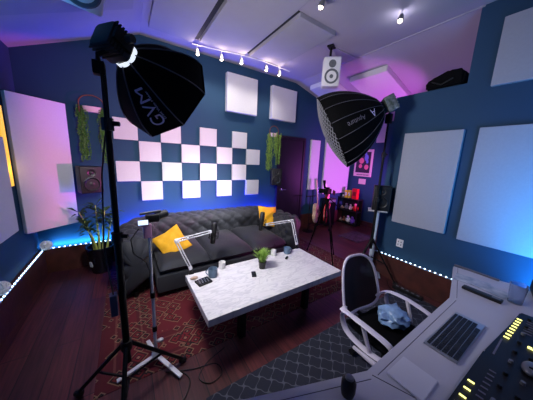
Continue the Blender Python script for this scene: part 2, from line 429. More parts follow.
# ------------------------------------------------------------------ posters
t = thing('framed_poster',(XA-.02,3.38,1.3),'pink-framed dark poster on the alcove wall above the shelf','poster')
MB().box((XA-.012,3.40,1.65),(.024,.50,.70),bevel=.004).build('frame',POTW,t)
MB().box((XA-.026,3.40,1.67),(.006,.40,.54)).build('print',mat('poster_dark',(34,22,52),.5),t)
m = MB()
for (dy,dz,r) in ((.06,.02,.07),(.08,-.12,.05),(-.09,-.14,.06)): m.ball((XA-.03,3.385+dy,1.69+dz),r,12,(.06,1,1.1))
m.build('pink_figures',PINKP,t)
m = MB()
for (dy,dz,r) in ((-.07,.10,.07),(-.04,.2,.04),(-.1,-.0,.04)): m.ball((XA-.03,3.385+dy,1.69+dz),r,12,(.06,.8,1.2))
m.build('blue_figures',mat('poster_blue',(110,120,210),.5),t)
def text_mesh(txt, size, fn, m, name, parent, sub=0):
    cu = bpy.data.curves.new(name,'FONT'); cu.body = txt; cu.size = size; cu.align_x='CENTER'; cu.align_y='CENTER'
    o = bpy.data.objects.new(name,cu); C.objects.link(o)
    bpy.context.view_layer.update()
    dg = bpy.context.evaluated_depsgraph_get()
    me = bpy.data.meshes.new_from_object(o.evaluated_get(dg)); bpy.data.objects.remove(o)
    off = world_loc(parent)
    bm = bmesh.new(); bm.from_mesh(me)
    if sub: bmesh.ops.triangulate(bm, faces=bm.faces); bmesh.ops.subdivide_edges(bm, edges=bm.edges[:], cuts=sub, use_grid_fill=True)
    for v in bm.verts: v.co = fn(v.co.x, v.co.y) - off
    bm.to_mesh(me); bm.free(); me.materials.clear(); me.materials.append(m); me.name = name
    o = bpy.data.objects.new(name,me); C.objects.link(o); o.parent = parent; return o
m = MB()
for i in range(12): m.box((XA-.026,3.55-.03*i,1.345),(.004,.017,.028 if i%3 else .02))
m.build('caption',mat('caption_ink',(70,30,70),.6),t)
tag(MB().box((XA-.004,3.38,1.165),(.008,.2,.14)).build('wall_card',POTW),'small pink card on the wall directly under the framed poster','card')
tag(MB().box((XA-.03,2.99,2.56),(.05,.22,.80),bevel=.006).build('acoustic_panel',PANEL),'purple acoustic panel high on the alcove wall behind the right softbox pole','acoustic panel')

# ------------------------------------------------------------------ sofa
def sofa():
    t = thing('tufted_sofa',(1.15,3.05,0),'long dark grey tufted sofa with rolled arms against the back wall','sofa')
    # centre line of the U, arm - back - arm
    rc = .32; x0,x1,yf,yb = .08,2.22,2.56,3.46
    path = []
    def seg(a,b,n):
        for i in range(n): path.append((V(a).lerp(V(b), i/n)))
    seg((x0,yf),(x0,yb-rc),34)
    for i in range(14):
        a = PI - (PI/2)*i/14; path.append(V((x0+rc+rc*math.cos(a), yb-rc+rc*math.sin(a))))
    seg((x0+rc,yb),(x1-rc,yb),74)
    for i in range(14):
        a = PI/2 - (PI/2)*i/14; path.append(V((x1-rc+rc*math.cos(a), yb-rc+rc*math.sin(a))))
    seg((x1,yb-rc),(x1,yf),34); path.append(V((x1,yf)))
    # profile: (n outward positive, z) going outer bottom -> top roll -> inner bottom
    base = [(.20,.07),(.215,.2),(.215,.33),(.20,.45),(.205,.53),(.225,.60),(.215,.665),(.16,.71),(.08,.73),(0,.725),(-.08,.70),(-.13,.65),(-.145,.58),(-.13,.50),(-.125,.42),(-.13,.34),(-.13,.25)]
    prof=[]
    for i in range(len(base)-1):
        for k in range(4):
            f=k/4; a=base[max(i-1,0)];b=base[i];c=base[i+1];d=base[min(i+2,len(base)-1)]
            prof.append(tuple(.5*((2*b[j])+(-a[j]+c[j])*f+(2*a[j]-5*b[j]+4*c[j]-d[j])*f*f+(-a[j]+3*b[j]-3*c[j]+d[j])*f**3) for j in (0,1)))
    prof.append(base[-1])
    # arc lengths
    L=[0]
    for a,b in zip(prof,prof[1:]): L.append(L[-1]+math.hypot(a[0]-b[0],a[1]-b[1]))
    m = MB(); n=len(path); rings=[]; s=0; but=[]
    tot = sum((path[i+1]-path[i]).length for i in range(n-1))
    for i,p in enumerate(path):
        d=(path[min(i+1,n-1)]-path[max(i-1,0)]).normalized(); nn=V((-d.y,d.x))    # left of travel = outward
        if i: s+=(path[i]-path[i-1]).length
        e=min(s,tot-s); sh=1.0; push=0
        R0=.13
        if e<R0:
            f=1-e/R0; sh=.80+.20*math.sqrt(max(0,1-f*f))
        ring=[]
        for k,(o,z) in enumerate(prof):
            u=s/.21; v=L[k]/.19
            if .05<z: 
                h=math.sqrt(abs(math.sin(PI*(u+v)/1)*math.sin(PI*(u-v)/1)))
                h=.04*(h**.8-1)*min(1,max(0,(z-.1)*6)) if L[k]<L[-1]-.1 else 0
            else: h=0
            # outward direction of profile approximated from centre (0.03,.42)
            dz=z-.50; dn=o-.04; q=V((dn,dz if z>.5 else 0)); q.normalize()
            oo=(o-.04)*sh+.04+q.x*h; zz=(z if z<.4 else .4+(z-.4)*(.55+.45*sh))+q.y*h
            ring.append(m.bm.verts.new((p.x+nn.x*oo,p.y+nn.y*oo,zz)))
        rings.append(ring)
    for A,B in zip(rings,rings[1:]):
        for k in range(len(prof)-1): m.bm.faces.new([A[k],A[k+1],B[k+1],B[k]])
    # front caps: domed
    for ring,dy in ((rings[0],-1),(rings[-1],-1)):
        cx=sum(v.co.x for v in ring)/len(ring); cz=.42
        prev=ring
        for f,push in ((.82,.035),(.55,.055),(.28,.06)):
            new=[m.bm.verts.new((cx+(v.co.x-cx)*f,v.co.y-push,cz+(v.co.z-cz)*f)) for v in ring]
            for k in range(len(ring)-1): m.bm.faces.new([prev[k],prev[k+1],new[k+1],new[k]])
            m.bm.faces.new([prev[-1],prev[0],new[0],new[-1]])
            prev=new
        m.bm.faces.new(prev)
    surf_pts=[[v.co.copy() for v in r_] for r_ in rings]
    m.build('tufted_backrest',SOFA,t,True)
    # buttons where the tuft folds cross on the inside face of the back
    cum=[0]
    for i in range(1,n): cum.append(cum[-1]+(path[i]-path[i-1]).length)
    hs=.105
    for kv in (5,6,7):
        for ku in range(int(tot/hs)+1):
            if (ku+kv)%2: continue
            s_=ku*hs; v_=kv*.5*.19
            if s_<.15 or s_>tot-.15: continue
            i=min(range(n),key=lambda q:abs(cum[q]-s_)); k=min(range(len(L)),key=lambda q:abs(L[q]-(v_+.0)))
            if L[k]>L[-1]-.12: continue
            MB().ball(rings[i][k].co if False else surf_pts[i][k],.011,8,(1,1,1)).build('button',BTN,t,True)
    # seat base and cushions
    MB().box((1.15,2.87,.17),(1.86,.86,.20),bevel=.02).build('seat_base',SOFA,t,True)
    ex=[.245,.845,1.455,2.055]
    for i in range(3):
        a,b=ex[i]+.004,ex[i+1]-.004; g=MB(); nx,ny=22,26; y0,y1=2.44,3.36
        top=[];bot=[]
        for ix in range(nx+1):
            rt=[];rb=[]
            for iy in range(ny+1):
                u=ix/nx*2-1; w=iy/ny*2-1
                ed=(1-abs(u)**6)*(1-abs(w)**6); ed=max(ed,0)**.5
                pu=.03*(1-u*u)*(1-w*w)+.004*math.sin(5*u+3*w+i)
                x=a+(b-a)*(ix/nx); y=y0+(y1-y0)*iy/ny
                rt.append(g.bm.verts.new((x,y,.34+.085*ed+pu))); rb.append(g.bm.verts.new((x,y,.34-.07*ed)))
            top.append(rt);bot.append(rb)
        for ix in range(nx):
            for iy in range(ny):
                g.bm.faces.new([top[ix][iy],top[ix+1][iy],top[ix+1][iy+1],top[ix][iy+1]]); g.bm.faces.new([bot[ix][iy],bot[ix][iy+1],bot[ix+1][iy+1],bot[ix+1][iy]])
        bmesh.ops.remove_doubles(g.bm,verts=g.bm.verts,dist=.0005)
        g.build('seat_cushion',SOFA,t,True)
    for x,y in ((0.02,2.62),(2.28,2.62),(.02,3.55),(2.28,3.55)):
        MB().lathe([(0,0),(.02,0),(.03,.075),(0,.075)],(x,y,0)).build('foot',DARK,t,True)
sofa()
bpy.data.objects['tufted_sofa'].location.z += .004

def pillow(c, size, thick, R, label):
    g=MB(); n=18; top=[];bot=[]
    for ix in range(n+1):
        a=[];b=[]
        for iy in range(n+1):
            u=ix/n*2-1; w=iy/n*2-1
            e=max((1-u*u)*(1-w*w),0)**.42
            pin=1-.10*(1-max(abs(u),abs(w))*0)*(1-abs(u*w))*max(abs(u),abs(w))**3
            wr=.012*math.sin(9*u+4*w)*e*abs(u)+.01*math.sin(7*w-5*u)*e
            p=V((u*size/2*pin,w*size/2*pin,thick*e+wr)); q=V((u*size/2*pin,w*size/2*pin,-thick*e+wr*.3))
            a.append(g.bm.verts.new(R@p+V(c))); b.append(g.bm.verts.new(R@q+V(c)))
        top.append(a);bot.append(b)
    for ix in range(n):
        for iy in range(n):
            g.bm.faces.new([top[ix][iy],top[ix+1][iy],top[ix+1][iy+1],top[ix][iy+1]]); g.bm.faces.new([bot[ix][iy],bot[ix][iy+1],bot[ix+1][iy+1],bot[ix+1][iy]])
    bmesh.ops.remove_doubles(g.bm,verts=g.bm.verts,dist=.0005)
    return tag(g.build('throw_pillow',YEL,None,True),label,'pillow','yellow throw pillows on the sofa')
def basis(xd,yd):
    x=V(xd).normalized(); z=x.cross(V(yd)).normalized(); y=z.cross(x); return Matrix((x,y,z)).transposed()
pillow((.44,2.77,.53),.35,.055,basis((.36,.06,.17),(-.14,.20,.25)),'mustard yellow throw pillow slumped at the left end of the sofa')
pillow((2.03,2.985,.645),.37,.06,basis((.37,-.02,-.05),(.02,.20,.42)),'mustard yellow throw pillow propped at the right end of the sofa')

# ------------------------------------------------------------------ coffee table
t = thing('coffee_table',(1.19,1.69,0),'low rectangular coffee table with thick white marble top','coffee table')
MB().box((1.175,1.685,.42),(1.485,.70,.06),bevel=.004).build('table_top',MARBLE,t)
MB().box((1.19,1.69,.365),(1.25,.5,.05)).build('apron',DARK,t)
for x in (.80,1.58):
    for y in (1.52,1.86): MB().box((x,y,.175),(.06,.06,.34),bevel=.004).build('leg',DARK,t)

def mug(c,r,h,m,label,handle=None,group=None):
    x,y,z=c; t=thing('mug' if handle is not None else 'cup',c,label,'mug' if handle is not None else 'cup',group)
    w=.004
    MB().lathe([(0,0),(r*.85,0),(r*.97,h*.12),(r,h*.5),(r,h),(r-w,h),(r-w*1.5,h*.5),(r*.8,h*.1),(0,h*.09)],c).build('body',m,t,True)
    if handle is not None:
        d=V((math.cos(handle),math.sin(handle),0)); pts=[]
        for i in range(9):
            a=-PI/2+PI*i/8; pts.append(V(c)+d*(r*.95+.026*math.cos(a))+V((0,0,h*.5+h*.3*math.sin(a))))
        MB().tube(pts,.005,8).build('handle',m,t,True)
    return t
ZT=.45
mug((.66,1.89,ZT),.045,.085,CUPB,'large blue-grey mug beside the black phone on the coffee table',PI*.8)
mug((.80,2.0,ZT),.035,.075,CUPW,'white cup at the left rear of the coffee table')
mug((1.47,2.0,ZT),.033,.075,CUPW,'white cup behind the potted grass on the coffee table')
mug((1.66,1.97,ZT),.042,.08,CUPB,'blue mug at the right rear corner of the coffee table',-.3)
def device(c,sx,sy,sz,rz,m1,m2,name,label,cat,part):
    t=thing(name,c,label,cat)
    R=Euler((0,0,rz)).to_matrix()
    MB().box(V(c)+V((0,0,sz/2)),(sx,sy,sz),(0,0,rz),bevel=min(sz*.35,.004)).build('body',m1,t)
    MB().box(V(c)+V((0,0,sz+.0006)),(sx*.9,sy*.86,.001),(0,0,rz)).build(part,m2,t)
    return t
GLS=mat('dark_glass',(20,22,30),.1)
t=device((.55,1.83,ZT),.13,.10,.02,.2,BLK,GLS,'control_box','black buttoned control box beside the blue-grey mug','control box','display')
m=MB()
for i in range(4):
    for j in range(3): m.box((.51+.026*i,1.80+.024*j,ZT+.022),(.012,.012,.004))
m.build('buttons',GRY,t)
device((1.03,1.72,ZT),.045,.09,.016,-.4,BLK,GLS,'key_fob','small black remote lying in the middle of the coffee table','remote','screen')
device((1.57,1.86,ZT),.07,.025,.014,.6,BLK,GLS,'lighter','tiny black clip near the blue mug on the coffee table','clip','band')
tag(MB().ball((.49,1.93,ZT+.012),.026,12,(1.5,.8,.45)).build('pebble',BEIG,None,True),'small beige lump beside the black control box on the table','pebble')
# potted grass
t=thing('potted_grass',(1.18,1.80,ZT),'small artificial grass plant in a black pot on the coffee table','potted plant')
MB().lathe([(0,0),(.032,0),(.042,.075),(.045,.08),(.038,.08),(.036,.07),(0,.07)],(1.18,1.80,ZT)).build('pot',BLK,t,True)
m=MB()
for i in range(170):
    a=random.random()*2*PI; r=random.random()*.03; lean=.02+random.random()*.09; h=.08+random.random()*.08
    b=V((1.18+r*math.cos(a),1.80+r*math.sin(a),ZT+.07)); dr=V((math.cos(a),math.sin(a),0)); sd=V((-dr.y,dr.x,0))*.0042
    p1=b+dr*lean*.35+V((0,0,h*.6)); p2=b+dr*lean+V((0,0,h))
    m.add([b-sd,b+sd,p1+sd,p1-sd,p2],[(0,1,2,3),(3,2,4)])
m.build('grass_blades',LEAFY,t)

# ------------------------------------------------------------------ microphone boom arms
def boom(base,elbow,tip,mic_c,label_arm,label_mic):
    base,elbow,tip=V(base),V(elbow),V(tip)
    t=thing('microphone_arm',base,label_arm,'microphone arm','white microphone boom arms clamped to the coffee table')
    MB().box(base+V((0,0,.0)),(.045,.05,.05),bevel=.004).tube([base+V((0,0,.02)),base+V((0,0,.06))],.012).build('clamp',DARK,t,True)
    b0=base+V((0,0,.06))
    def link(a,b,name):
        d=(b-a).normalized(); s=d.cross(V((0.6,.8,0)));
        if s.length<.2: s=d.cross(V((0,0,1)))
        s.normalize(); s*=.013; m=MB()
        m.tube([a+s,b+s],.006,8); m.tube([a-s,b-s],.006,8)
        for f in (.03,.97): m.box(a.lerp(b,f),(.03,.03,.03),d.to_track_quat('Z','Y').to_matrix(),bevel=.003)
        o=m.build(name,WHM,t,True)
        L=(b-a).length; pts=[]
        ax=frame(d)
        for i in range(90):
            f=i/89; pts.append(a+d*L*(.12+.3*f)+ax@V((.006*math.cos(i*1.1),.006*math.sin(i*1.1),0)))
        MB().tube(pts,.0012,5).build('spring',CHR,o,True)
    link(b0,elbow,'lower_arm'); link(elbow,tip,'upper_arm')
    MB().ball(elbow,.02,12).build('joint_knob',WHT,t,True)
    # microphone hangs from tip
    mc=V(mic_c); q=thing('studio_microphone',mc,label_mic,'microphone','black studio microphones on the boom arms')
    MB().lathe([(0,-.12),(.024,-.12),(.028,-.11),(.028,.0),(.032,.005),(.032,.105),(.022,.122),(0,.125)],mc,(0.1,0,1)).build('capsule_body',BLK,q,True)
    m=MB()
    for zz in (-.05,.02):
        pts=[mc+V((.058*math.cos(k*PI/10),.058*math.sin(k*PI/10),zz)) for k in range(21)]; m.tube(pts,.0035,6)
    for k in range(6):
        a=k*PI/3; m.tube([mc+V((.058*math.cos(a),.058*math.sin(a),-.05)),mc+V((.058*math.cos(a+.5),.058*math.sin(a+.5),.02))],.003,5)
        m.tube([mc+V((.058*math.cos(a),.058*math.sin(a),-.05)),mc+V((.024*math.cos(a+.3),.024*math.sin(a+.3),-.03))],.002,5)
    m.tube([tip,mc+V(((tip-mc).x*.3,(tip-mc).y*.3,-.02)).normalized()*.045],.008,6)
    m.build('shock_mount',DARK,q,True)
    return t
boom((.49,2.05,.44),(.37,2.10,.80),(.755,2.22,.80),(.80,2.26,.76),'white boom arm clamped at the left rear corner of the coffee table','black microphone with shock mount hanging over the middle of the sofa')
boom((1.89,2.05,.44),(1.86,2.14,.815),(1.47,2.2,.79),(1.43,2.24,.83),'white boom arm clamped at the right rear corner of the coffee table','black microphone in front of the right yellow pillow')

# ------------------------------------------------------------------ rugs
def rug(name,x0,x1,y0,y1,t_,m,label):
    return tag(MB().box(((x0+x1)/2,(y0+y1)/2,t_/2),(x1-x0,y1-y0,t_),bevel=.002).build(name,m),label,'rug')
rug('persian_rug',-.27,3.03,1.54,3.44,.004,RUGR,'dark red persian rug under the coffee table and sofa')
rug('trellis_rug',.36,2.95,-.9,1.17,.004,RUGG,'charcoal rug with pale trellis pattern under the desk and chair')
rug('door_mat',3.95,4.6,2.45,2.95,.012,MATM,'small pink patterned mat on the floor beside the black shelf')

# ------------------------------------------------------------------ black octagonal softbox on stand
def light_stand(px,py,ztop,hub,feet_r,phase,label,zc=None):
    t=thing('light_stand',(px,py,0),label,'light stand')
    m=MB(); m.tube([(px,py,hub-.12),(px,py,1.15)],.019,12); m.tube([(px,py,1.13),(px,py,1.75)],.015,12); m.tube([(px,py,1.73),(px,py,ztop)],.012,12)
    m.build('pole',DARK,t,True)
    for z in (1.15,1.75):
        c=MB(); c.tube([(px,py,z-.035),(px,py,z+.025)],.027,12); o=c.build('collar',BLK,t,True)
        MB().tube([(px,py,z),(px+.05,py-.02,z)],.012,8).build('knob',BLK,o,True)
    MB().tube([(px,py,hub-.03),(px,py,hub+.03)],.03,12).build('leg_hub',BLK,t,True)
    for k in range(3):
        a=phase+k*2*PI/3; d=V((math.cos(a),math.sin(a),0)); p=V((px,py,hub)); f=V((px,py,.022))+d*feet_r
        o=MB().tube([p+d*.025,f],.0125,8).build('leg',DARK,t,True)
        MB().tube([p.lerp(f,.55),V((px,py,hub-.24))+d*.02],.008,6).build('brace',DARK,o,True)
        MB().tube([f-d*.03+V((0,0,.008)),f+d*.015-V((0,0,.003))],.019,8).build('rubber_foot',BLK,o,True)
    return t
t=light_stand(-.060,1.39,2.02,.45,.38,PI*.785,'tall black light stand on the left carrying the octagonal softbox')
MB().box((-.10,1.37,.755),(.035,.05,.13),bevel=.006).build('power_adapter',mat('adapter_blue_grey',(70,80,110),.5),t)
MB().tube([(-.10,1.365,.82),(-.12,1.36,1.1),(-.10,1.37,1.5),(-.055,1.35,1.8),(-.07,1.37,2.0)],.004,6).build('power_cable',BLK,t,True)

def softbox(M_,Cc,R,nside,phase,grid,name,label,curve,ribr=.004,front=None,aref=None):
    M_,Cc=V(M_),V(Cc); d=(Cc-M_); L=d.length; d.normalize()
    a=d.cross(V((0,0,1))).normalized(); b=d.cross(a)
    t=thing(name,Cc,label,'softbox')
    r0=.055 if nside==8 else .075
    NT=14
    def prof(f): return r0+(R-r0)*curve(f)
    def P(f,k): 
        an=phase+2*PI*k/nside; r=prof(f); return M_+d*(L*f)+(math.cos(an)*a+math.sin(an)*b)*r
    def PS(f,w):      # w in sides
        k=math.floor(w); return P(f,k).lerp(P(f,k+1),w-k)
    m=MB(); m2=MB()
    for mm,off in ((m,0),(m2,-.004)):
        g=[[mm.bm.verts.new(P(i/NT,k)+d*(-off*0)+ (M_+d*(L*i/NT)-P(i/NT,k)).normalized()*(-off)) for k in range(nside)] for i in range(NT+1)]
        for i in range(NT):
            for k in range(nside): mm.bm.faces.new([g[i][k],g[i][(k+1)%nside],g[i+1][(k+1)%nside],g[i+1][k]])
    m.build('outer_shell',BLKF,t)
    m2.build('reflective_lining',SILVF,t)
    for k in range(nside):
        MB().tube([P(i/NT,k)+(P(i/NT,k)-(M_+d*(L*i/NT))).normalized()*.002 for i in range(NT+1)],ribr,5).build('rib_seam',RIBW,t,True)
    pts=[P(1,k) for k in range(nside)]; MB().tube([p for p in pts]+[pts[0],pts[1]],.006,6,caps=False).build('rim',BLKF,t,True)
    MB().lathe([(r0+.002,-.010),(r0+.008,-.010),(r0+.008,.010),(r0+.002,.010)],M_,d,32).build('mount_ring',front or DARK,t,True)
    # diffuser / grid
    dm=MB(); inset=L*.90 if grid else L*.97
    f_=inset/L
    cen=dm.bm.verts.new(M_+d*inset); vs=[dm.bm.verts.new(M_+d*inset+(P(f_,k)-(M_+d*inset))*.985) for k in range(nside)]
    for k in range(nside): dm.bm.faces.new([cen,vs[k],vs[(k+1)%nside]])
    dm.build('diffuser',SOFTON if not grid else mat('diffuser_dim',(60,60,64),.9,emit=(220,225,235),estr=.03),t)
    if grid:
        hd=.10
        def dome(x,y,o=0): return M_+d*(L-.005+hd*(1-min((x*x+y*y)/(R*R),1))+o)+a*x+b*y
        g2=MB(); RR=R*.985; rings=[]
        for f in (0,.25,.5,.75,1):
            rings.append([g2.bm.verts.new(dome(RR*f*math.cos(2*PI*k/32),RR*f*math.sin(2*PI*k/32))) for k in range(32 if f else 1)])
        for A,B in zip(rings,rings[1:]):
            for k in range(32):
                if len(A)==1: g2.bm.faces.new([A[0],B[k],B[(k+1)%32]])
                else: g2.bm.faces.new([A[k],A[(k+1)%32],B[(k+1)%32],B[k]])
        g2.build('grid_backing',BLKF,t,True)
        gm=MB(); n=19; st=2*R/n
        for i in range(1,n):
            o=-R+st*i; h=math.sqrt(max(RR*RR-o*o,0))
            for sg in (0,1):
                pts=[]
                for q in range(13):
                    u=-h+2*h*q/12; x,y=(o,u) if sg==0 else (u,o)
                    c_=.7071; pts.append(dome(c_*(x-y),c_*(x+y),.006))
                gm.tube(pts,.0048,4)
        gm.build('honeycomb_grid',mat('grid_grey',(120,120,126),.6),t)
    return t,P,PS,d,a,b,M_,L
t,P,PS,d1,a1,b1,M1,L1=softbox((.04,1.42,2.095),(.248,1.58,1.9825),.289,8,-.7507,False,'octagonal_softbox','black octagonal softbox on the left stand, aimed down at the sofa',lambda f: (math.sin(f*PI/2)**.9*.92+.08*f),front=RINGLIT)
# logo: lies on the side panel between rim vertices 2 and 3 (lower left)
def onpanel(PSf,w0,w1,f0,f1):
    def fn(x,y):   # x along text -0.5..0.5 , y height
        pass
    return fn
def panel_text(PSf,P_,Mc,d,L,txt,size,wc,fc,m,name,parent,along=1,flip=1,lift=.006,wspan=1.0):
    # text runs along the rim direction (w); height runs along the axis (f)
    W=(P_(fc,math.floor(wc))-P_(fc,math.floor(wc)+1)).length
    def fn(x,y):
        w=wc+flip*y/W; f=fc+along*x/(L*1.25)
        p=PSf(f,w); q=p-(Mc+d*(L*f)); return p+q.normalized()*lift
    return text_mesh(txt,size,fn,m,name,parent,3)
TX1=panel_text(PS,P,M1,d1,L1,'GVM',.100,2.47,.53,LOGO,'printed_logo',t,along=-1,flip=1)
TX2=panel_text(PS,P,M1,d1,L1,'Great Video Maker',.02,2.26,.53,LOGO,'printed_tagline',t,along=-1,flip=1)
# lamp head behind the softbox
h=thing('studio_light_head',(-.03,1.37,2.02),'black studio lamp head on top of the left light stand','studio light')
Q=frame(d1)
MB().box(M1-d1*.07,(.13,.12,.12),Q,bevel=.02).build('body',BLK,h,True)
m=MB()
for k in range(5): m.box(M1-d1*(.055+.015*k),(.136,.126,.006),Q)
m.build('cooling_fins',DARK,h)
MB().lathe([(0,-.03),(.05,-.03),(.055,-.02),(.055,-.011),(0,-.011)],M1,d1,28).build('bayonet',BLK,h,True)
m=MB(); c=M1-d1*.075
m.tube([V((-.075,1.39,2.0)),V((-.075,1.39,2.06)),c+Q@V((-.07,0,0))+V((0,0,-.02))],.012,8); m.box(c+Q@V((-.075,0,0)),(.02,.06,.09),Q,bevel=.004)
m.box((-.075,1.39,2.0),(.05,.05,.06),bevel=.006)
m.build('yoke',DARK,h,True)
MB().tube([c+Q@V((-.1,0,0)),c+Q@V((-.135,0,0))],.018,10).build('tilt_knob',BLK,h,True)

# ------------------------------------------------------------------ right parabolic softbox with grid
light_stand(2.87,1.57,2.25,.55,.36,PI*.28,'black light stand behind the office chair carrying the gridded softbox')
t,P,PS,d2,a2,b2,M2,L2=softbox((2.74,1.60,2.31),(2.365,2.03,2.0),.495,16,.1,True,'parabolic_softbox','large black round softbox with a honeycomb grid, on the right',lambda f: math.sin(min(f,1)*PI/2)**.74,ribr=.003)
K2=[k for k in range(16)]
best=max(range(16),key=lambda k:(V((0,0,1.6))-P(.5,k+.5)).normalized().dot((P(.5,k+.5)-(M2+d2*L2*.5)).normalized()))
panel_text(PS,P,M2,d2,L2,'Aputure',.08,best+.5,.60,LOGOD,'printed_logo',t,along=1,flip=-1)
panel_text(PS,P,M2,d2,L2,'A',.12,best+.5,.27,LOGO,'printed_emblem',t,along=1,flip=-1)
h=thing('studio_light_head',(2.86,1.55,2.2),'silver-backed lamp head behind the right gridded softbox','studio light')
Q=frame(d2)
MB().box(M2-d2*.09,(.19,.19,.12),Q,bevel=.012).build('body',CLAMPM,h,True)
MB().lathe([(0,-.04),(.07,-.04),(.082,-.02),(.082,0),(0,0)],M2,d2,28).build('bayonet',DARK,h,True)
MB().box((2.87,1.57,2.20),(.06,.07,.12),bevel=.008).build('yoke',DARK,h,True)
m=MB()
for k in range(4): m.box(M2-d2*(.155)+Q@V((0,-.05+.033*k,0)),(.10,.012,.03),Q)
m.build('cooling_fins',GRY,h)

# ------------------------------------------------------------------ white stand with camera (left, in front of sofa)
sx,sy=.112,1.61
t=thing('white_tripod_stand',(sx,sy,0),'slim white tripod stand in front of the left sofa arm, holding a camera','camera stand')
MB().tube([(sx,sy,.09),(sx,sy,.62)],.011,12).build('lower_pole',WHM,t,True)
MB().tube([(sx,sy,.60),(sx,sy,1.06)],.008,12).build('upper_pole',WHM,t,True)
for z in (.6,.32): MB().tube([(sx,sy,z-.02),(sx,sy,z+.02)],.017,12).build('collar',DARK,t,True)
MB().ball((sx+.03,sy-.02,.22),.016,10,(1.6,1,1)).build('clamp_knob',WHT,t,True)
MB().lathe([(0,.07),(.03,.07),(.03,.11),(.015,.13),(0,.13)],(sx,sy,0)).build('leg_hub',WHM,t,True)
for a in (-1.0,PI*1.03,PI*.55):
    d=V((math.cos(a),math.sin(a),0)); p=V((sx,sy,.09)); f=V((sx,sy,.021))+d*.255
    R_=frame((f-p)); L=(f-p).length
    MB().box((p+f)/2,(.03,.012,L),R_@Matrix.Identity(3) if False else Matrix((d.cross(V((0,0,1))),(f-p).normalized().cross(d.cross(V((0,0,1)))),(f-p).normalized())).transposed(),bevel=.004).build('leg',WHM,t)
MB().box((sx-.010,sy,1.09),(.05,.03,.10),bevel=.006).build('phone_bracket',PINKM,t)
q=thing('video_camera',(sx,sy,1.14),'black video camera with flipped-out lit screen on the white stand','camera')
MB().box((sx+.025,sy+.01,1.175),(.085,.05,.05),bevel=.008).build('body',BLK,q,True)
MB().tube([(sx+.05,sy+.02,1.18),(sx+.12,sy+.06,1.19)],.027,16).build('lens',BLK,q,True)
MB().tube([(sx-.05,sy-.0,1.212),(sx+.08,sy+.02,1.22)],.009,10).build('top_handle',BLK,q,True)
o=MB().box((sx-.035,sy-.03,1.158),(.066,.006,.04),(-.5,0,0),bevel=.003).build('screen_frame',BLK,q)
MB().box((sx-.035,sy-.0345,1.1605),(.058,.002,.033),(-.5,0,0)).build('lit_screen',SCREEN,o)
MB().tube([(sx-.06,sy-.02,1.12),(sx-.11,sy-.02,1.05),(sx-.10,sy-.02,.95),(sx-.03,sy-.01,.87),(sx-.012,sy-.01,.80),(sx-.015,sy-.01,.6)],.004,6).build('cable',BLK,q,True)

# ------------------------------------------------------------------ black tripod with camera (centre right)
TRI=mat('matt_black_tripod',(5,5,6),.8,spec=.08)
hx,hy,hz=2.74,2.33,1.0
t=thing('camera_tripod',(hx,hy,0),'black photo tripod on the floor right of the sofa','tripod')
for f in ((2.72,2.66),(2.66,2.02),(3.02,2.30)):
    ff=V((f[0],f[1],.012)); p=V((hx,hy,hz-.03)); d=(ff-p)
    p1=p+V((d.x,d.y,0)).normalized()*.03
    o=MB().tube([p1,p1.lerp(ff,.45)],.016,10).tube([p1.lerp(ff,.43),p1.lerp(ff,.75)],.0125,10).tube([p1.lerp(ff,.73),ff],.0095,10).build('leg',TRI,t,True)
    MB().box(p1.lerp(ff,.44),(.04,.04,.045),d.to_track_quat('Z','Y').to_matrix(),bevel=.005).build('leg_lock',TRI,o)
    MB().ball(ff,.014,10,(1,1,.8)).build('rubber_foot',TRI,o,True)
MB().tube([(hx,hy,.62),(hx,hy,1.07)],.014,12).build('centre_column',TRI,t,True)
MB().lathe([(0,-.05),(.035,-.05),(.045,0),(.03,.03),(0,.03)],(hx,hy,hz)).build('shoulder',TRI,t,True)
MB().tube([(hx,hy-.03,1.06),(hx,hy+.03,1.06)],.024,12).box((hx,hy,1.095),(.05,.06,.02),bevel=.004).build('pan_head',mat('dark_red_metal',(110,10,16),.5),t,True)
MB().tube([(hx,hy,1.06),(hx+.06,hy-.10,.98),(hx+.08,hy-.16,.93)],.007,8).build('pan_handle',TRI,t,True)
MB().tube([(hx+.03,hy-.02,1.0),(hx+.05,hy-.03,.93),(hx+.02,hy-.04,.85)],.005,8).build('red_strap',REDB,t,True)
q=thing('mirrorless_camera',(hx,hy,1.105),'black camera with microphone mounted on the black tripod','camera')
MB().box((hx,hy,1.15),(.15,.075,.09),(0,0,.3),bevel=.012).build('body',TRI,q,True)
MB().tube([(hx-.01,hy+.03,1.15),(hx-.05,hy+.13,1.15)],.038,16).build('lens',TRI,q,True)
MB().box((hx+.0,hy,1.205),(.05,.05,.03),(0,0,.3),bevel=.006).build('viewfinder',TRI,q,True)
MB().box((hx+.12,hy-.03,1.13),(.10,.012,.07),(0,.4,.3),bevel=.004).build('side_monitor',TRI,q)
MB().tube([(hx-.05,hy+.02,1.2),(hx-.06,hy+.04,1.33)],[.018,.022],10).build('shotgun_microphone',TRI,q,True)

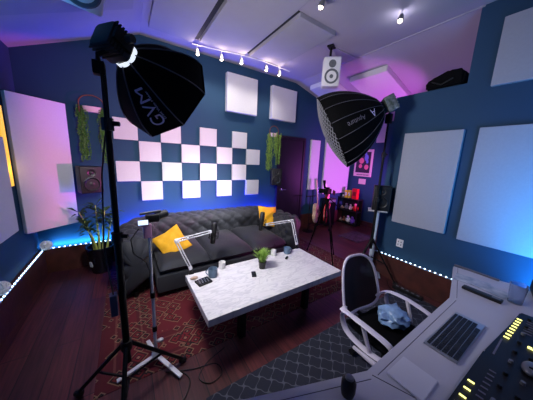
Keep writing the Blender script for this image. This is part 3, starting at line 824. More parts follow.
# ------------------------------------------------------------------ speakers
def studio_monitor(c,size,Rm,mbody,mcone,label,mount=None,group=None,name='studio_monitor'):
    """front face looks along local -Y"""
    c=V(c); w,dp,hh=size; t=thing(name,c,label,'speaker',group)
    MB().box(c,size,Rm,bevel=.012 if mbody is not WHT else .025,seg=3).build('cabinet',mbody,t,True)
    fr=Rm@V((0,-1,0)); up=Rm@V((0,0,1))
    wc=c+fr*dp/2-up*hh*.16; tc=c+fr*dp/2+up*hh*.26; rr=w*.36
    o=MB().lathe([(rr*1.12,0),(rr*1.12,.006),(rr,.009),(rr*.9,.002),(rr*.35,-.01),(rr*.3,.0),(0,.006)],wc,fr,28).build('woofer',mcone,t,True)
    r2=w*.14
    MB().lathe([(r2*1.5,0),(r2*1.4,.005),(r2*.8,.0),(r2*.5,.006),(0,.008)],tc,fr,20).build('tweeter',mcone,t,True)
    return t,fr,up
Rk=lambda rz,rx=0: (Matrix.Rotation(rz,3,'Z')@Matrix.Rotation(rx,3,'X'))
t,fr,up=studio_monitor((-.395,3.58,1.26),(.23,.20,.34),Rk(.35),BLK,CONED,'black studio monitor on a wall bracket above the tall potted plant')
MB().tube([(-.40,3.78,1.16),(-.40,3.62,1.08),(-.395,3.58,1.09)],.012,8).box((-.40,3.785,1.16),(.06,.02,.1),bevel=.004).build('wall_bracket',DARK,t,True)
t,fr,up=studio_monitor((2.60,3.60,1.28),(.22,.19,.34),Rk(-.45),BLK,CONED,'black studio monitor on the wall between the trailing plant and the door')
MB().tube([(2.62,3.78,1.2),(2.61,3.66,1.12),(2.60,3.60,1.12)],.012,8).box((2.62,3.785,1.2),(.06,.02,.1),bevel=.004).build('wall_bracket',DARK,t,True)
t,fr,up=studio_monitor((2.55,2.32,2.87),(.235,.2,.37),Rk(-.72,.12),WHT,CONE,'white speaker hanging from the ceiling on a black bracket')
MB().tube([(2.57,2.37,3.24),(2.57,2.38,3.0)],.016,10).build('ceiling_rod',DARK,t,True)
MB().box((2.57,2.37,3.233),(.12,.09,.022),(0,0,.4),bevel=.006).build('ceiling_plate',DARK,t)
c=V((-.155,1.86,2.655))
t,fr,up=studio_monitor(c,(.24,.20,.34),Rk(.3,.9),WHT,CONE,'white ceiling speaker cut off by the top left edge of the picture')
MB().tube([(-.16,1.90,2.72),(-.17,1.97,3.04)],.014,8).build('ceiling_rod',DARK,t,True)
# right monitor on white stand
t,fr,up=studio_monitor((3.02,1.60,1.155),(.215,.18,.345),Rk(-1.0),BLK,CONED,'black studio monitor on the white stand against the right wall end')
st=thing('speaker_stand',(3.0,1.62,0),'white column speaker stand in front of the end of the right wall','speaker stand')
MB().box((3.0,1.62,.972),(.24,.22,.014),(0,0,-1.0),bevel=.003).build('top_plate',WHM,st)
MB().box((3.02,1.63,.49),(.06,.09,.955),(0,0,-1.0),bevel=.008).build('column',mat('stand_white',(200,214,230),.4),st)
MB().box((3.0,1.60,.02),(.26,.28,.016),(0,0,-1.0),bevel=.004).build('base_plate',mat('stand_base',(130,140,165),.4),st)

# ------------------------------------------------------------------ track lights
def rail():
    t=thing('track_rail',(1.7,3.40,3.2),'thin white track lighting rail along the back edge of the ceiling','track light rail')
    MB().tube([(.90,3.43,3.178),(1.31,3.36,3.178),(1.60,3.28,3.178),(2.04,3.25,3.178),(2.32,3.27,3.178),(2.55,3.29,3.178)],.008,8).build('rail',WHM,t,True)
rail()
SPX=[(.97,3.42),(1.31,3.36),(1.60,3.28),(2.04,3.25),(2.32,3.27)]
lab=['leftmost track spotlight, above the octagonal softbox','second track spotlight from the left on the ceiling rail','middle one of the five track spotlights on the rail','fourth track spotlight from the left on the rail','rightmost track spotlight, above the gap between the two square panels']
proto=None
def make_spot():
    t=thing('track_spotlight',(0,0,0),'x','spotlight','track spotlights on the ceiling rail')
    MB().tube([(0,0,0),(0,0,-.05)],.006,8).build('stem',WHM,t,True)
    d=V((.15,.25,-1)).normalized(); c=V((0,0,-.05))
    MB().lathe([(0,-.012),(.018,-.01),(.024,.01),(.031,.06),(.027,.062),(.02,.03),(0,.03)],c,d,18).build('spot_shade',GRY,t,True)
    MB().ball(c+d*.058,.023,12).build('bulb',BULB,t,True)
    return t
for i,(x,y) in enumerate(SPX):
    o=make_spot() if i==0 else copy_tree(proto)
    if i==0: proto=o
    o.location=(x,y,3.176); o['label']=lab[i]
o=copy_tree(proto); o.location=(2.58,1.43,3.243); o.rotation_euler=(0,0,2.2); o['label']='single spotlight on the ceiling above the right softbox'; o['group']='ceiling spotlights near the camera'
o=copy_tree(proto); o.location=(1.75,1.78,3.243); o.rotation_euler=(0,0,1.2); o['label']='small spotlight at the top edge above the second ceiling gap'; o['group']='ceiling spotlights near the camera'

# ------------------------------------------------------------------ hanging planters
def planter(cx,label,ztop,zlow,wd,cols):
    y=YB-.06; t=thing('hanging_planter',(cx,y,zlow),label,'hanging plant')
    pts=[(cx+wd*.38*math.cos(PI*i/12),y,ztop-.10+.10*math.sin(PI*i/12)) for i in range(13)]
    MB().tube([(cx+wd*.38,y,ztop-.22)]+pts+[(cx-wd*.38,y,ztop-.22)],.007,8).tube([(cx,y+.05,ztop),(cx,y,ztop)],.004,6).build('rattan_hoop',RATTAN,t,True)
    MB().lathe([(0,0),(wd*.24,0),(wd*.30,.07),(wd*.27,.07),(0,.06)],(cx,y,ztop-.21),(0,0,1),18,.35).build('pot',POTW,t,True)
    m=MB(); rnd=random.Random(cx)
    for (c0,w,zl_,dens) in cols:
        for s_ in range(dens):
            x=cx+c0+rnd.uniform(-w,w)*.5; yy=y+rnd.uniform(-.035,.03); z=ztop-.10-rnd.random()*.08
            end=zl_+rnd.random()**2*.35*(ztop-zl_); ph=rnd.random()*6
            while z>end:
                z-=.022; x2=x+.008*math.sin(z*30+ph)
                for sgn in (-1,1):
                    a=rnd.uniform(0,6.28); dr=V((sgn*math.cos(a*.3),-.6*abs(math.sin(a)),-.5)).normalized()*.026
                    sd=V((dr.z,0,-dr.x)).normalized()*.009; p=V((x2,yy,z))
                    m.add([p,p+dr*.5+sd,p+dr,p+dr*.5-sd],[(0,1,2,3)])
    m.build('trailing_foliage',LEAF if cx<0 else LEAFY,t)
planter(-.315,'long trailing plant in a hoop planter on the wall left of the octagonal softbox',2.33,1.52,.34,[(-.11,.10,1.50,12),(.10,.08,1.50,10)])
planter(2.60,'trailing green plant in a hoop planter beside the door',2.30,1.45,.28,[(-.10,.10,1.42,11),(.10,.09,1.55,9),(0,.14,1.75,8)])

# ------------------------------------------------------------------ tall potted plant in left corner
def tall_plant():
    cx,cy=-.35,3.52; t=thing('potted_bamboo',(cx,cy,0),'leafy bamboo plant in a black pot beside the left end of the sofa','potted plant')
    MB().lathe([(0,0),(.11,0),(.15,.30),(.16,.36),(.14,.36),(.13,.30),(0,.30)],(cx,cy,0)).build('pot',mat('glossy_black_pot',(12,12,22),.25),t,True)
    MB().box((cx-.10,cy-.125,.16),(.03,.012,.07),(.12,0,-.7)).build('pot_sticker',PAPER,t)
    rnd=random.Random(4)
    tips=[]
    for (dx,dy,h,tx,ty) in ((-.06,0,.55,-.12,-.0),(-.01,.02,.62,.0,.0),(.03,-.03,.56,.06,-.05),(.07,.02,.5,.12,0),(-.03,-.04,.4,-.10,-.08)):
        p=V((cx+dx,cy+dy,.30)); q=V((cx+dx+tx*.4,cy+dy+ty*.4,.3+h*.6)); r=V((cx+dx+tx,cy+dy+ty,.3+h))
        MB().tube([p,p.lerp(q,.5)+V((.004,0,0)),q],[.014,.013,.011],8).tube([q,r],[.009,.005],6).build('stem',STEMY,t,True); tips+=[(q,r)]
    m=MB()
    for q,r in tips:
        for i in range(22):
            f=rnd.random(); b=q.lerp(r,f*1.05); a=rnd.uniform(0,2*PI); L=rnd.uniform(.09,.17); up=rnd.uniform(-.2,1.1)
            d=V((math.cos(a),math.sin(a)*.8,up)).normalized(); s=d.cross(V((0,0,1))).normalized()*.023
            mid=b+d*L*.5+V((0,0,.012)); e=b+d*L-V((0,0,.03)); e.y=min(e.y,3.76)
            if mid.y>3.76: mid.y=3.76
            m.add([b,mid+s,e,mid-s],[(0,1,2,3)])
    m.build('leaves',mat('dark_leaf_green',(44,78,34),.5,rgb2=(24,46,20),nscale=25),t)
tall_plant()
# decorative wire balls on ledge
def puff(c,r,label,col):
    rnd=random.Random(2); m=MB(); c=V(c)
    for k in range(9):
        ax=V((rnd.uniform(-1,1),rnd.uniform(-1,1),rnd.uniform(-1,1))).normalized(); F=frame(ax)
        pts=[c+F@V((r*math.cos(i*PI/12),r*math.sin(i*PI/12),0)) for i in range(25)]
        m.tube(pts,.006,6)
    m.ball(c,r*.9,14)
    return tag(m.build('decorative_ball',col,None,True),label,'decorative ball')
PUFFW=mat('white_rattan',(248,248,252),.6)
puff((-.915,3.715,LH+.066),.058,'white woven ball on the ledge in the left corner',PUFFW)
puff((-.965,2.64,LH+.08),.055,'pale ring-shaped ball on the left wall ledge at the picture edge',PUFFW)

# ------------------------------------------------------------------ alcove furniture
t=thing('display_shelf',(5.02,3.40,0),'black three-tier display shelf against the alcove wall','shelf')
for z in (.03,.38,.70):
    MB().box((5.02,3.475,z),(.24,.61,.03),bevel=.003).build('shelf_board',BLK,t)
for x in (4.92,5.12):
    for y in (3.185,3.765): MB().box((x,y,.35),(.025,.025,.70)).build('post',BLK,t)
MB().box((5.135,3.475,.36),(.006,.58,.66)).build('back_panel',BLK,t)
def boxy(name,c,s,m,label,rz=0,part='printed_band',pm=None):
    t=thing(name,(c[0],c[1],c[2]),label,'box')
    MB().box((c[0],c[1],c[2]+s[2]/2),s,(0,0,rz),bevel=.004).build('carton',m,t)
    MB().box((c[0]-s[0]/2-.001,c[1],c[2]+s[2]*.5),(.003,s[1]*.6,s[2]*.4),(0,0,rz)).build(part,pm or WHT,t)
boxy('gift_box',(5.0,3.60,.716),(.06,.075,.20),YELB,'yellow box with pale band on top of the display shelf, nearer the corner')
boxy('gift_box',(5.0,3.50,.716),(.06,.075,.21),YELB,'yellow box on top of the display shelf touching the red box')
boxy('gift_box',(5.0,3.33,.716),(.10,.14,.27),REDB,'red box on top of the display shelf',pm=mat('dark_red_band',(120,10,20),.5))
for i,(y,m,l) in enumerate(((3.73,CUPW,'small white cup at the back end of the display shelf top'),(3.67,POTW,'small pink cup beside the yellow boxes on the shelf top'))):
    mug((5.05,y,.716),.026,.06,m,l)
def toy(c,r,m,label,m2=None,sc=(1,1,1)):
    t=thing('shelf_ornament',(c[0],c[1],c[2]),label,'ornament','coloured ornaments on the display shelf')
    MB().ball((c[0],c[1],c[2]+r*sc[2]),r,14,sc).build('body',m,t,True)
    MB().ball((c[0]-.02,c[1],c[2]+r*2*sc[2]+r*.25),r*.5,12).build('lid',m2 or m,t,True)
Zm=.396
toy((5.00,3.68,Zm),.045,BEIG,'flat beige ornament at the far end of the middle shelf',sc=(1,1.4,.6))
toy((5.00,3.55,Zm),.062,GRY,'round grey ornament on the middle shelf')
toy((5.00,3.42,Zm),.06,POTW,'pale pink ornament on the middle shelf')
toy((5.00,3.28,Zm),.075,REDB,'round red ornament at the near end of the middle shelf',PINKP)
Zb=.046
toy((5.00,3.69,Zb),.045,BEIG,'beige ornament at the far end of the bottom shelf',sc=(1,1.3,.7))
toy((5.00,3.58,Zb),.055,RATTAN,'brown ornament on the bottom shelf')
toy((5.00,3.46,Zb),.07,CUPW,'tall white ornament in the middle of the bottom shelf',WHT)
toy((5.00,3.33,Zb),.07,PURP,'purple ornament near the front of the bottom shelf',PURP)
toy((5.00,3.235,Zb),.03,GRY,'small grey ornament at the near end of the bottom shelf')

def guitar(loc,rz,mb,label,acoustic=True):
    t=thing('guitar',(0,0,0),label,'guitar')
    out=[]
    for i in range(40):
        a=2*PI*i/40; s_=math.sin(a); r=1.0
        z=.24*math.sin(a)+.24
        w=.19*math.cos(a)*(1-.18*math.sin(a))*(1-.30*math.exp(-((z-.30)/.07)**2))
        out.append((w,z))
    Mg=Matrix(((1,0,0,0),(0,0,1,-.04),(0,1,0,0),(0,0,0,1)))
    MB().prism(out,0,.08 if acoustic else .045,Mg,bevel=.006).build('body',mb,t,True)
    MB().box((0,-.045,.68),(.048,.02,.46),bevel=.004).build('neck',WOODG if acoustic else DARK,t)
    MB().box((0,-.04,.97),(.07,.018,.15),bevel=.004).build('headstock',WOODG if acoustic else DARK,t)
    MB().tube([(0,-.039,.29),(0,-.046,.29)],.045,20).build('sound_hole',BLK,t)
    MB().box((0,-.045,.13),(.12,.012,.02)).build('bridge',DARK,t)
    m=MB()
    for k in range(6): m.tube([((k-2.5)*.008,-.058,.13),((k-2.5)*.006,-.058,.95)],.0008,4)
    m.build('strings',CHR,t)
    t.location=loc; t.rotation_euler=(-.12,0,rz); return t
guitar((3.84,3.52,.16),.45,WOODG,'pale wooden guitar leaning in the alcove behind the tripod')
guitar((4.06,3.45,.16),.6,REDG,'red guitar standing between the pale guitar and the black cabinet',False)
# guitar rack
t=thing('guitar_rack',(3.95,3.5,0),'low black rack holding the two guitars','guitar rack')
MB().tube([(3.68,3.46,.13),(4.28,3.42,.13)],.012,8).tube([(3.68,3.62,.13),(4.28,3.60,.13)],.012,8).build('rails',DARK,t,True)
for x in (3.70,4.26):
    for y in (3.44,3.62): MB().tube([(x,y,0),(x,y,.13)],.012,8).build('leg',DARK,t,True)
t=thing('amplifier_cabinet',(4.40,3.66,0),'low black cabinet between the guitars and the display shelf','cabinet')
MB().box((4.40,3.66,.36),(.30,.20,.72),bevel=.01).build('body',BLK,t)
MB().box((4.40,3.556,.33),(.26,.01,.56)).build('front_grille',BLKF,t)
MB().box((4.40,3.557,.66),(.26,.008,.06)).build('control_panel',GRY,t)
# t-shaped stand
t=thing('keyboard_stand',(3.50,3.5,0),'thin black t-shaped stand beside the door','stand')
MB().tube([(3.54,3.5,.02),(3.54,3.5,.84)],.009,8).build('pole',DARK,t,True)
MB().tube([(3.42,3.5,.84),(3.72,3.5,.84)],.012,8).build('crossbar',DARK,t,True)
MB().lathe([(0,0),(.13,0),(.13,.012),(.02,.025),(0,.025)],(3.54,3.5,0)).build('round_base',DARK,t,True)
# black bag on low partition
t=thing('duffel_bag',(XR+.06,1.13,2.52),'black soft bag lying on top of the low partition wall','bag')
g=MB(); 
g.prism([(.955,2.521),(1.31,2.521),(1.32,2.62),(1.24,2.645),(1.10,2.705),(1.0,2.665),(.955,2.67)],0,.22,Matrix(((0,0,1,XR-.03),(1,0,0,0),(0,1,0,0),(0,0,0,1))),bevel=.02)
g.build('body',BLKF,t,True)
MB().tube([(XR-.035,1.25,2.60),(XR-.045,1.15,2.55),(XR-.035,1.05,2.60)],.008,6).build('strap',BLK,t,True)

# ------------------------------------------------------------------ desk
ZD=.76
poly=[(.15,.60),(.34,.53),(.79,.37),(1.76,.38),(2.37,.54),(2.40,.25),(2.52,-.7),(.15,-.7)]
t=thing('studio_desk',(1.4,-.1,0),'pale studio desk with angled edges in the bottom right corner','desk')
MB().prism(poly,ZD-.035,ZD,bevel=.004).build('desktop',DESK,t)
m=MB()
m.tube([(.79,.352,ZD+.0005),(.93,.02,ZD+.0005)],.0022,4)
def inset(p,q,o=.03):
    d=(V(q)-V(p)).normalized(); n=V((d.y,-d.x)); a=V(p)+n*o+d*.02; b=V(q)+n*o-d*.01; m.tube([(a.x,a.y,ZD),(b.x,b.y,ZD)],.0016,4)
inset((.34,.53),(.79,.37)); inset((.79,.37),(1.76,.38)); inset((1.76,.38),(2.37,.54))
m.build('edge_groove',GROOVE,t)
for x,y in ((.3,-.55),(2.35,-.55),(2.25,.38)): MB().box((x,y,(ZD-.031)/2),(.07,.07,ZD-.039),bevel=.005).build('leg',GRY,t)
MB().box((2.385,.40,ZD+.006),(.018,.28,.014),(0,0,-.06)).build('rear_lip',GROOVE,t)

# keyboard
t=thing('computer_keyboard',(1.38,.25,ZD),'black-keyed computer keyboard lying on the desk','keyboard')
kx,ky=1.375,.245
MB().box((kx,ky,ZD+.006),(.43,.130,.011),(0,0,-.01),bevel=.003).build('tray',SILV,t)
rnd=random.Random(1)
for r in range(6):
    y=ky+.051-.0205*r; x=kx-.206
    ws=[.0145]*20 if r<5 else [.018,.018,.02,.085,.02,.018,.018,.018,.04,.04]
    n=0
    row=MB()
    while n<len(ws) and x+ws[n]<kx+.208:
        w=ws[n]+.004; row.box((x+w/2,y,ZD+.0135),(w-.003,.0175 if r else .012,.005),bevel=.001,seg=1); x+=w+.001; n+=1
    row.build('key_row',KEY,t)
# trackpad
t=thing('trackpad',(.92,.26,ZD),'square pale trackpad on the desk left of the keyboard','trackpad')
MB().prism([(.845,.325),(.99,.325),(.99,.195),(.845,.195)][::-1],ZD,ZD+.009,bevel=.002).build('body',mat('trackpad_pale',(205,204,214),.4),t)
# remote bar
t=thing('long_remote',(1.98,.28,ZD),'long black remote lying on the desk beyond the keyboard','remote')
MB().box((1.985,.28,ZD+.011),(.05,.20,.02),(0,0,-.05),bevel=.006).build('body',BLK,t,True)
MB().box((1.985,.21,ZD+.0215),(.03,.04,.002),(0,0,-.05)).build('button_plate',GRY,t)
# papers
def paper(c,s,rz,label):
    tag(MB().box((c[0],c[1],ZD+c[2]),(s[0],s[1],.002),(0,0,rz)).build('paper_sheet',PAPER),label,'paper')
paper((2.17,.37,.002),(.15,.20,0),.15,'printed sheet at the far end of the desk, lower of two')
paper((2.14,.26,.005),(.13,.18,0),-.25,'blue printed sheet overlapping another behind the long black remote')
# glass tumbler
GLASS=mat('clear_glass',(210,222,240),.05,trans=.9)
t=thing('glass_tumbler',(2.08,.14,ZD),'clear glass tumbler at the far right of the desk','glass')
MB().lathe([(0,0),(.034,0),(.042,.13),(.039,.13),(.032,.008),(0,.008)],(2.08,.14,ZD)).build('body',GLASS,t,True)
# black gadget bottom
t=thing('desk_gadget',(.64,.34,ZD),'upright rounded black gadget at the front edge of the desk','gadget')
MB().lathe([(0,0),(.022,0),(.026,.02),(.026,.055),(.018,.07),(0,.073)],(.64,.36,ZD)).build('body',BLK,t,True)
MB().lathe([(0,0),(.016,0),(.012,.006),(0,.008)],(.64,.36,ZD+.072)).build('cap',GRY,t,True)
# dark object at right edge
t=thing('headphone_case',(2.30,.02,ZD),'dark rounded case at the right edge of the picture on the desk','case')
MB().box((2.33,.02,ZD+.0505),(.2,.16,.10),(0,0,.2),bevel=.03,seg=3).build('shell',BLK,t,True)
MB().box((2.225,.02,ZD+.05),(.004,.10,.01),(0,0,.2)).build('zip_tab',GRY,t)

# mixing console
t=thing('mixing_console',(1.3,-.15,ZD),'black mixing console with yellow level lights on the desk','mixing console')
MB().prism([(.80,.145),(1.30,.135),(1.31,.125),(1.85,.095),(1.88,-.55),(.80,-.55)][::-1],ZD,ZD+.05,bevel=.006).build('chassis',mat('console_black',(7,7,11),.5),t)
ZK=ZD+.05
def row_led(p,q,n):
    p,q=V(p),V(q); d=(q-p).normalized(); ang=math.atan2(d.y,d.x)
    for i in range(n): MB().box(V((*p.lerp(q,i/(n-1)),ZK+.003)),(.0045,.019,.004),(0,0,ang)).build('level_light',YLED,t)
row_led((1.74,.085),(1.49,.095),8); row_led((1.045,.118),(.90,.118),4); row_led((1.50,.02),(1.49,.02),2) 
rnd=random.Random(9)
for r in range(5):
    for k in range(9):
        x=1.02+.095*k+rnd.uniform(-.004,.004); y=.055-.045*r
        if y<.0 and 1.2<x<1.36: continue
        o=MB().lathe([(0,0),(.008,0),(.007,.012),(0,.013)],(x,y,ZK),n=10).build('knob',GRY if (r+k)%3==0 else BLK,t,True)
for k in range(7):
    MB().box((1.62+.028*k,.045,ZK+.001),(.006,.03,.002)).build('channel_mark',LOGOD,t); MB().box((1.0+.03*k,.085,ZK+.001),(.006,.02,.002)).build('channel_mark',LOGOD,t)
MB().box((1.38,.105,ZK+.001),(.16,.006,.002)).build('scribble_strip',LOGOD,t)
for k in range(6): MB().box((1.60+.035*k,-.04,ZK+.008),(.012,.026,.014),bevel=.003).build('fader',GRY,t)
# mouse on console
t=thing('computer_mouse',(1.29,.005,ZK),'silver computer mouse resting on the mixing console','mouse')
MB().ball((1.315,.0,ZK+.014),.034,16,(1.35,.85,.55)).build('shell',mat('mouse_grey',(110,112,124),.35,.3),t,True)
MB().box((1.29,.0,ZK+.0335),(.004,.016,.006),bevel=.001).build('scroll_wheel',DARK,t)

# ------------------------------------------------------------------ office chair
def chair():
    t=thing('office_chair',(0,0,0),'white framed office chair with black mesh back pushed up to the desk','office chair')
    # local frame: the sitter looks along -y, origin on the floor
    def padded(n,fn):
        g=MB(); top=[];bot=[]
        for ix in range(n+1):
            a=[];b=[]
            for iy in range(n+1):
                p,q=fn(ix/n*2-1,iy/n*2-1); a.append(g.bm.verts.new(p)); b.append(g.bm.verts.new(q))
            top.append(a);bot.append(b)
        for ix in range(n):
            for iy in range(n):
                g.bm.faces.new([top[ix][iy],top[ix+1][iy],top[ix+1][iy+1],top[ix][iy+1]]); g.bm.faces.new([bot[ix][iy],bot[ix][iy+1],bot[ix+1][iy+1],bot[ix+1][iy]])
        bmesh.ops.remove_doubles(g.bm,verts=g.bm.verts,dist=.0005); return g
    def sf(u,w):
        e=max((1-abs(u)**4)*(1-abs(w)**4),0)**.5; x=u*.22*(1-.08*w*w); y=w*.215
        return (x,y,.43+.03*e+.012*u*u),(x,y,.43-.03*e)
    padded(20,sf).build('seat',BLKF,t,True)
    N=48; outl=[]
    def curve_y(u,v): return .215+.10*v+.05*(1-(u/.2)**2)
    for i in range(N):
        a=2*PI*i/N; ca,sa=math.cos(a),math.sin(a); e=.6
        cx=math.copysign(abs(ca)**e,ca); sy=math.copysign(abs(sa)**e,sa)
        v=.5+.5*sy; u=cx*(.222-.045*v)
        outl.append(V((u,curve_y(u,v),.43+.43*v)))
    MB().tube(outl+outl[:2],.011,8,caps=False).build('back_frame',CHW,t,True)
    m=MB(); c=V((0,curve_y(0,.5),.645)); cen=m.bm.verts.new(c); rings=[]
    for f in (.33,.66,.97):
        rr=[]
        for p in outl:
            q=c.lerp(p,f); q.y=curve_y(q.x,(q.z-.43)/.43); rr.append(m.bm.verts.new(q))
        rings.append(rr)
    for k in range(N): m.bm.faces.new([cen,rings[0][k],rings[0][(k+1)%N]])
    for A,B in zip(rings,rings[1:]):
        for k in range(N): m.bm.faces.new([A[k],A[(k+1)%N],B[(k+1)%N],B[k]])
    m.build('mesh_back',mat('chair_mesh_fabric',(8,8,13),.7,alpha=.95),t,True)
    MB().tube([(0,.12,.38),(0,.31,.43),(0,.345,.58),(0,.36,.74)],[.018,.018,.015,.011],10).build('spine',DARK,t,True)
    MB().tube([(-.11,.325,.60),(0,.335,.58),(.11,.325,.60)],.016,8).build('lumbar_support',BLK,t,True)
    for s in (-1,1):
        x=s*.265
        pts=[(x*.76,.235,.53),(x*.98,.20,.56),(x*1.04,.08,.575),(x*1.02,-.06,.57),(x*.98,-.15,.55),(x*.96,-.18,.49),(x*.95,-.12,.42),(x*.93,.02,.39),(x*.97,.15,.42),(x*.99,.20,.50),(x*.97,.195,.555)]
        g=MB(); P_=[V(p) for p in pts]; sm=[]
        for i in range(len(P_)-1):
            p0,p1,p2,p3=P_[max(i-1,0)],P_[i],P_[i+1],P_[min(i+2,len(P_)-1)]
            for k in range(6):
                f=k/6; sm.append(.5*((2*p1)+(-p0+p2)*f+(2*p0-5*p1+4*p2-p3)*f*f+(-p0+3*p1-3*p2+p3)*f**3))
        sm.append(P_[-1])
        rings=[]
        for i,p in enumerate(sm):
            d=(sm[min(i+1,len(sm)-1)]-sm[max(i-1,0)]).normalized(); sd=V((1,0,0)); sd=(sd-d*sd.dot(d)).normalized(); up=d.cross(sd)
            rings.append([g.bm.verts.new(p+sd*.024*math.cos(k*PI/4)+up*.009*math.sin(k*PI/4)) for k in range(8)])
        for A,B in zip(rings,rings[1:]):
            for k in range(8): g.bm.faces.new([A[k],A[(k+1)%8],B[(k+1)%8],B[k]])
        g.bm.faces.new(rings[0]); g.bm.faces.new(rings[-1][::-1])
        o=g.build('armrest',CHW,t,True)
        MB().tube([(x*1.0,.04,.57),(x*.95,-.03,.40)],[.014,.012],8).build('arm_strut',CHW,o,True)
        MB().tube([(x*.70,.24,.51),(x*.80,.235,.535)],.016,8).build('hinge',CHW,o,True)
    MB().box((0,0,.385),(.2,.22,.04),bevel=.01).build('seat_plate',DARK,t)
    MB().tube([(0,0,.10),(0,0,.385)],.026,14).build('gas_column',DARK,t,True)
    MB().lathe([(0,.06),(.04,.06),(.045,.12),(0,.12)],(0,0,0)).build('base_hub',CHW,t,True)
    for k in range(5):
        a=k*2*PI/5+.3; d=V((math.cos(a),math.sin(a),0))
        o=MB().tube([d*.03+V((0,0,.095)),d*.26+V((0,0,.072))],[.022,.014],8).build('base_leg',CHW,t,True)
        MB().tube([d*.26+V((-d.y*.022,d.x*.022,.030)),d*.26+V((d.y*.022,-d.x*.022,.030))],.026,12).build('caster',BLK,o,True)
    return t
ch=chair(); ch.location=(1.505,.605,.004); ch.rotation_euler=(0,0,-.08)
def crumple(c,label):
    rnd=random.Random(6); g=MB(); t=bmesh.new(); bmesh.ops.create_icosphere(t,subdivisions=3,radius=1)
    from mathutils import noise
    t.verts.ensure_lookup_table(); idx={v:i for i,v in enumerate(t.verts)}
    vs=[]
    for v in t.verts:
        k=1+.35*noise.noise(v.co*2.6)+.15*noise.noise(v.co*7)
        p=v.co*k; vs.append(V(c)+V((p.x*.11,p.y*.10,max(p.z,-.5)*.07)))
    g.add(vs,[[idx[v] for v in f.verts] for f in t.faces]); t.free()
    return tag(g.build('plastic_bag',BAGM,None,True),label,'bag')
crumple((1.57,.62,.525),'crumpled pale blue plastic bag lying on the office chair seat')

# ------------------------------------------------------------------ cables on the floor
def cable(pts,r,label,m=BLK):
    P_=[V(p) for p in pts]; sm=[]
    for i in range(len(P_)-1):
        p0,p1,p2,p3=P_[max(i-1,0)],P_[i],P_[i+1],P_[min(i+2,len(P_)-1)]
        for k in range(8):
            f=k/8; sm.append(.5*((2*p1)+(-p0+p2)*f+(2*p0-5*p1+4*p2-p3)*f*f+(-p0+3*p1-3*p2+p3)*f**3))
    sm.append(P_[-1])
    tag(MB().tube(sm,r,6).build('cable',m,None,True),label,'cable')
cz=.006
cable([(.16,1.50,cz),(.34,1.42,cz),(.50,1.38,cz),(.52,1.28,cz),(.42,1.25,cz),(.36,1.33,cz),(.45,1.42,cz),(.62,1.48,cz)],.004,'looped black cable on the wooden floor in front of the coffee table')
cable([(3.02,1.35,cz),(2.85,1.22,cz),(2.8,1.0,cz),(2.9,.8,cz),(2.98,.55,cz),(3.0,.2,cz)],.005,'black cable trailing along the floor under the right led strip')
cable([(-.05,1.22,cz),(.02,1.28,cz),(.20,1.22,cz),(.30,1.35,cz),(.24,1.47,cz)],.004,'black cable on the floor between the two left stands')
t=thing('power_strip',(2.92,1.05,0),'black power strip on the floor under the right led strip','power strip')
MB().box((2.93,1.05,.022),(.06,.34,.04),(0,0,.1),bevel=.006).build('body',BLK,t)
m=MB()
for k in range(5): m.box((2.93-.0*k,.93+.06*k,.043),(.03,.03,.004),(0,0,.1))
m.build('sockets',GRY,t)

# ------------------------------------------------------------------ lights
CY=(.05,.42,1.0); DB=(.02,.04,1.0)
area('led_glow_left',(XL+.05,1.6,LH+.03),(-.92,0,.38),.012,4.0,CY,42)
area('led_glow_corner',(-.55,YB-.05,LH+.03),(0,.85,.5),.85,.012,CY,7)
area('led_glow_sofa',(1.3,YB-.035,LH+.10),(0,.9,.43),2.7,.03,DB,270)
area('led_glow_right',(XR-.05,.1,LH+.03),(.80,0,.6),.012,3.2,(.02,.34,1.0),40)
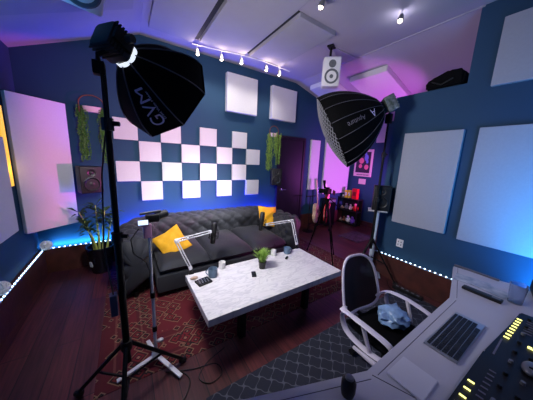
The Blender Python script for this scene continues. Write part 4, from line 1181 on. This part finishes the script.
# magenta lamp standing behind the partition in the alcove
point('alcove_magenta_lamp',(4.3,1.35,1.0),(.6,.18,1.0),22,.10)
spot('magenta_up_lamp',(4.25,1.5,1.0),(-.15,.42,1),(.85,.15,1.0),140,38,.6,.05)
spot('magenta_wash_lamp',(4.75,1.5,1.0),(-.05,1,.16),(.80,.16,1.0),230,75,.8,.06)
spot('magenta_panel_lamp',(4.5,1.13,.95),(-1,.45,.15),(1.0,.10,.58),760,46,1,.05)
# track spots
for x,y in SPX:
    spot('track_light_beam',(x+.02,y+.02,3.11),(.05,.28,-1),(1,.92,.88),25,100,.9,.03)
    point('track_light_spill',(x,y-.03,3.09),(1,.78,.58),1.6,.02)
# softboxes
area('octagonal_softbox_light',V((.248,1.58,1.9825))+d1*.012,d1,.5,.5,(1,.98,1),50,'DISK')
area('gridded_softbox_light',V((2.365,2.03,2.0))+d2*.12,d2,.8,.8,(.95,.95,1),12,'DISK',spread=math.radians(48))
# unseen fill lights added on the camera side: desk, then the whole room
spot('desk_fill_light',(1.7,-.7,2.9),(.05,.25,-1),(.66,.64,1.0),26,75,.8,.10)
point('room_fill_light',(1.6,-1.2,2.3),(.45,.5,1.0),8,.12)
point('amber_glow',(XL+.07,3.2,1.4),(1,.6,.12),.35,.05)
point('ceiling_spot_near',(2.60,1.45,3.15),(.8,.8,1),1.5,.03)

w=bpy.data.worlds.new('world'); S.world=w; w.use_nodes=True
w.node_tree.nodes['Background'].inputs[0].default_value=(.25,.2,.6,1); w.node_tree.nodes['Background'].inputs[1].default_value=.03

# ------------------------------------------------------------------ camera
cam=bpy.data.cameras.new('camera'); co=bpy.data.objects.new('camera',cam); C.objects.link(co)
cam.sensor_fit='HORIZONTAL'; cam.sensor_width=36; cam.lens=36*213.546/533; cam.clip_start=.02
r=V((.83630566,-.54645871,.04444911)); d=V((-.06244718,-.17548654,-.98249927)); f=V((.54469551,.81889398,-.18088519))
Mx=Matrix((r,-d,-f)).transposed().to_4x4(); Mx.translation=(0,0,1.6); co.matrix_world=Mx
S.camera=co
vs=S.view_settings; vs.view_transform='Standard'; vs.look='None'; vs.gamma=1; vs.exposure=0; vs.use_curve_mapping=False
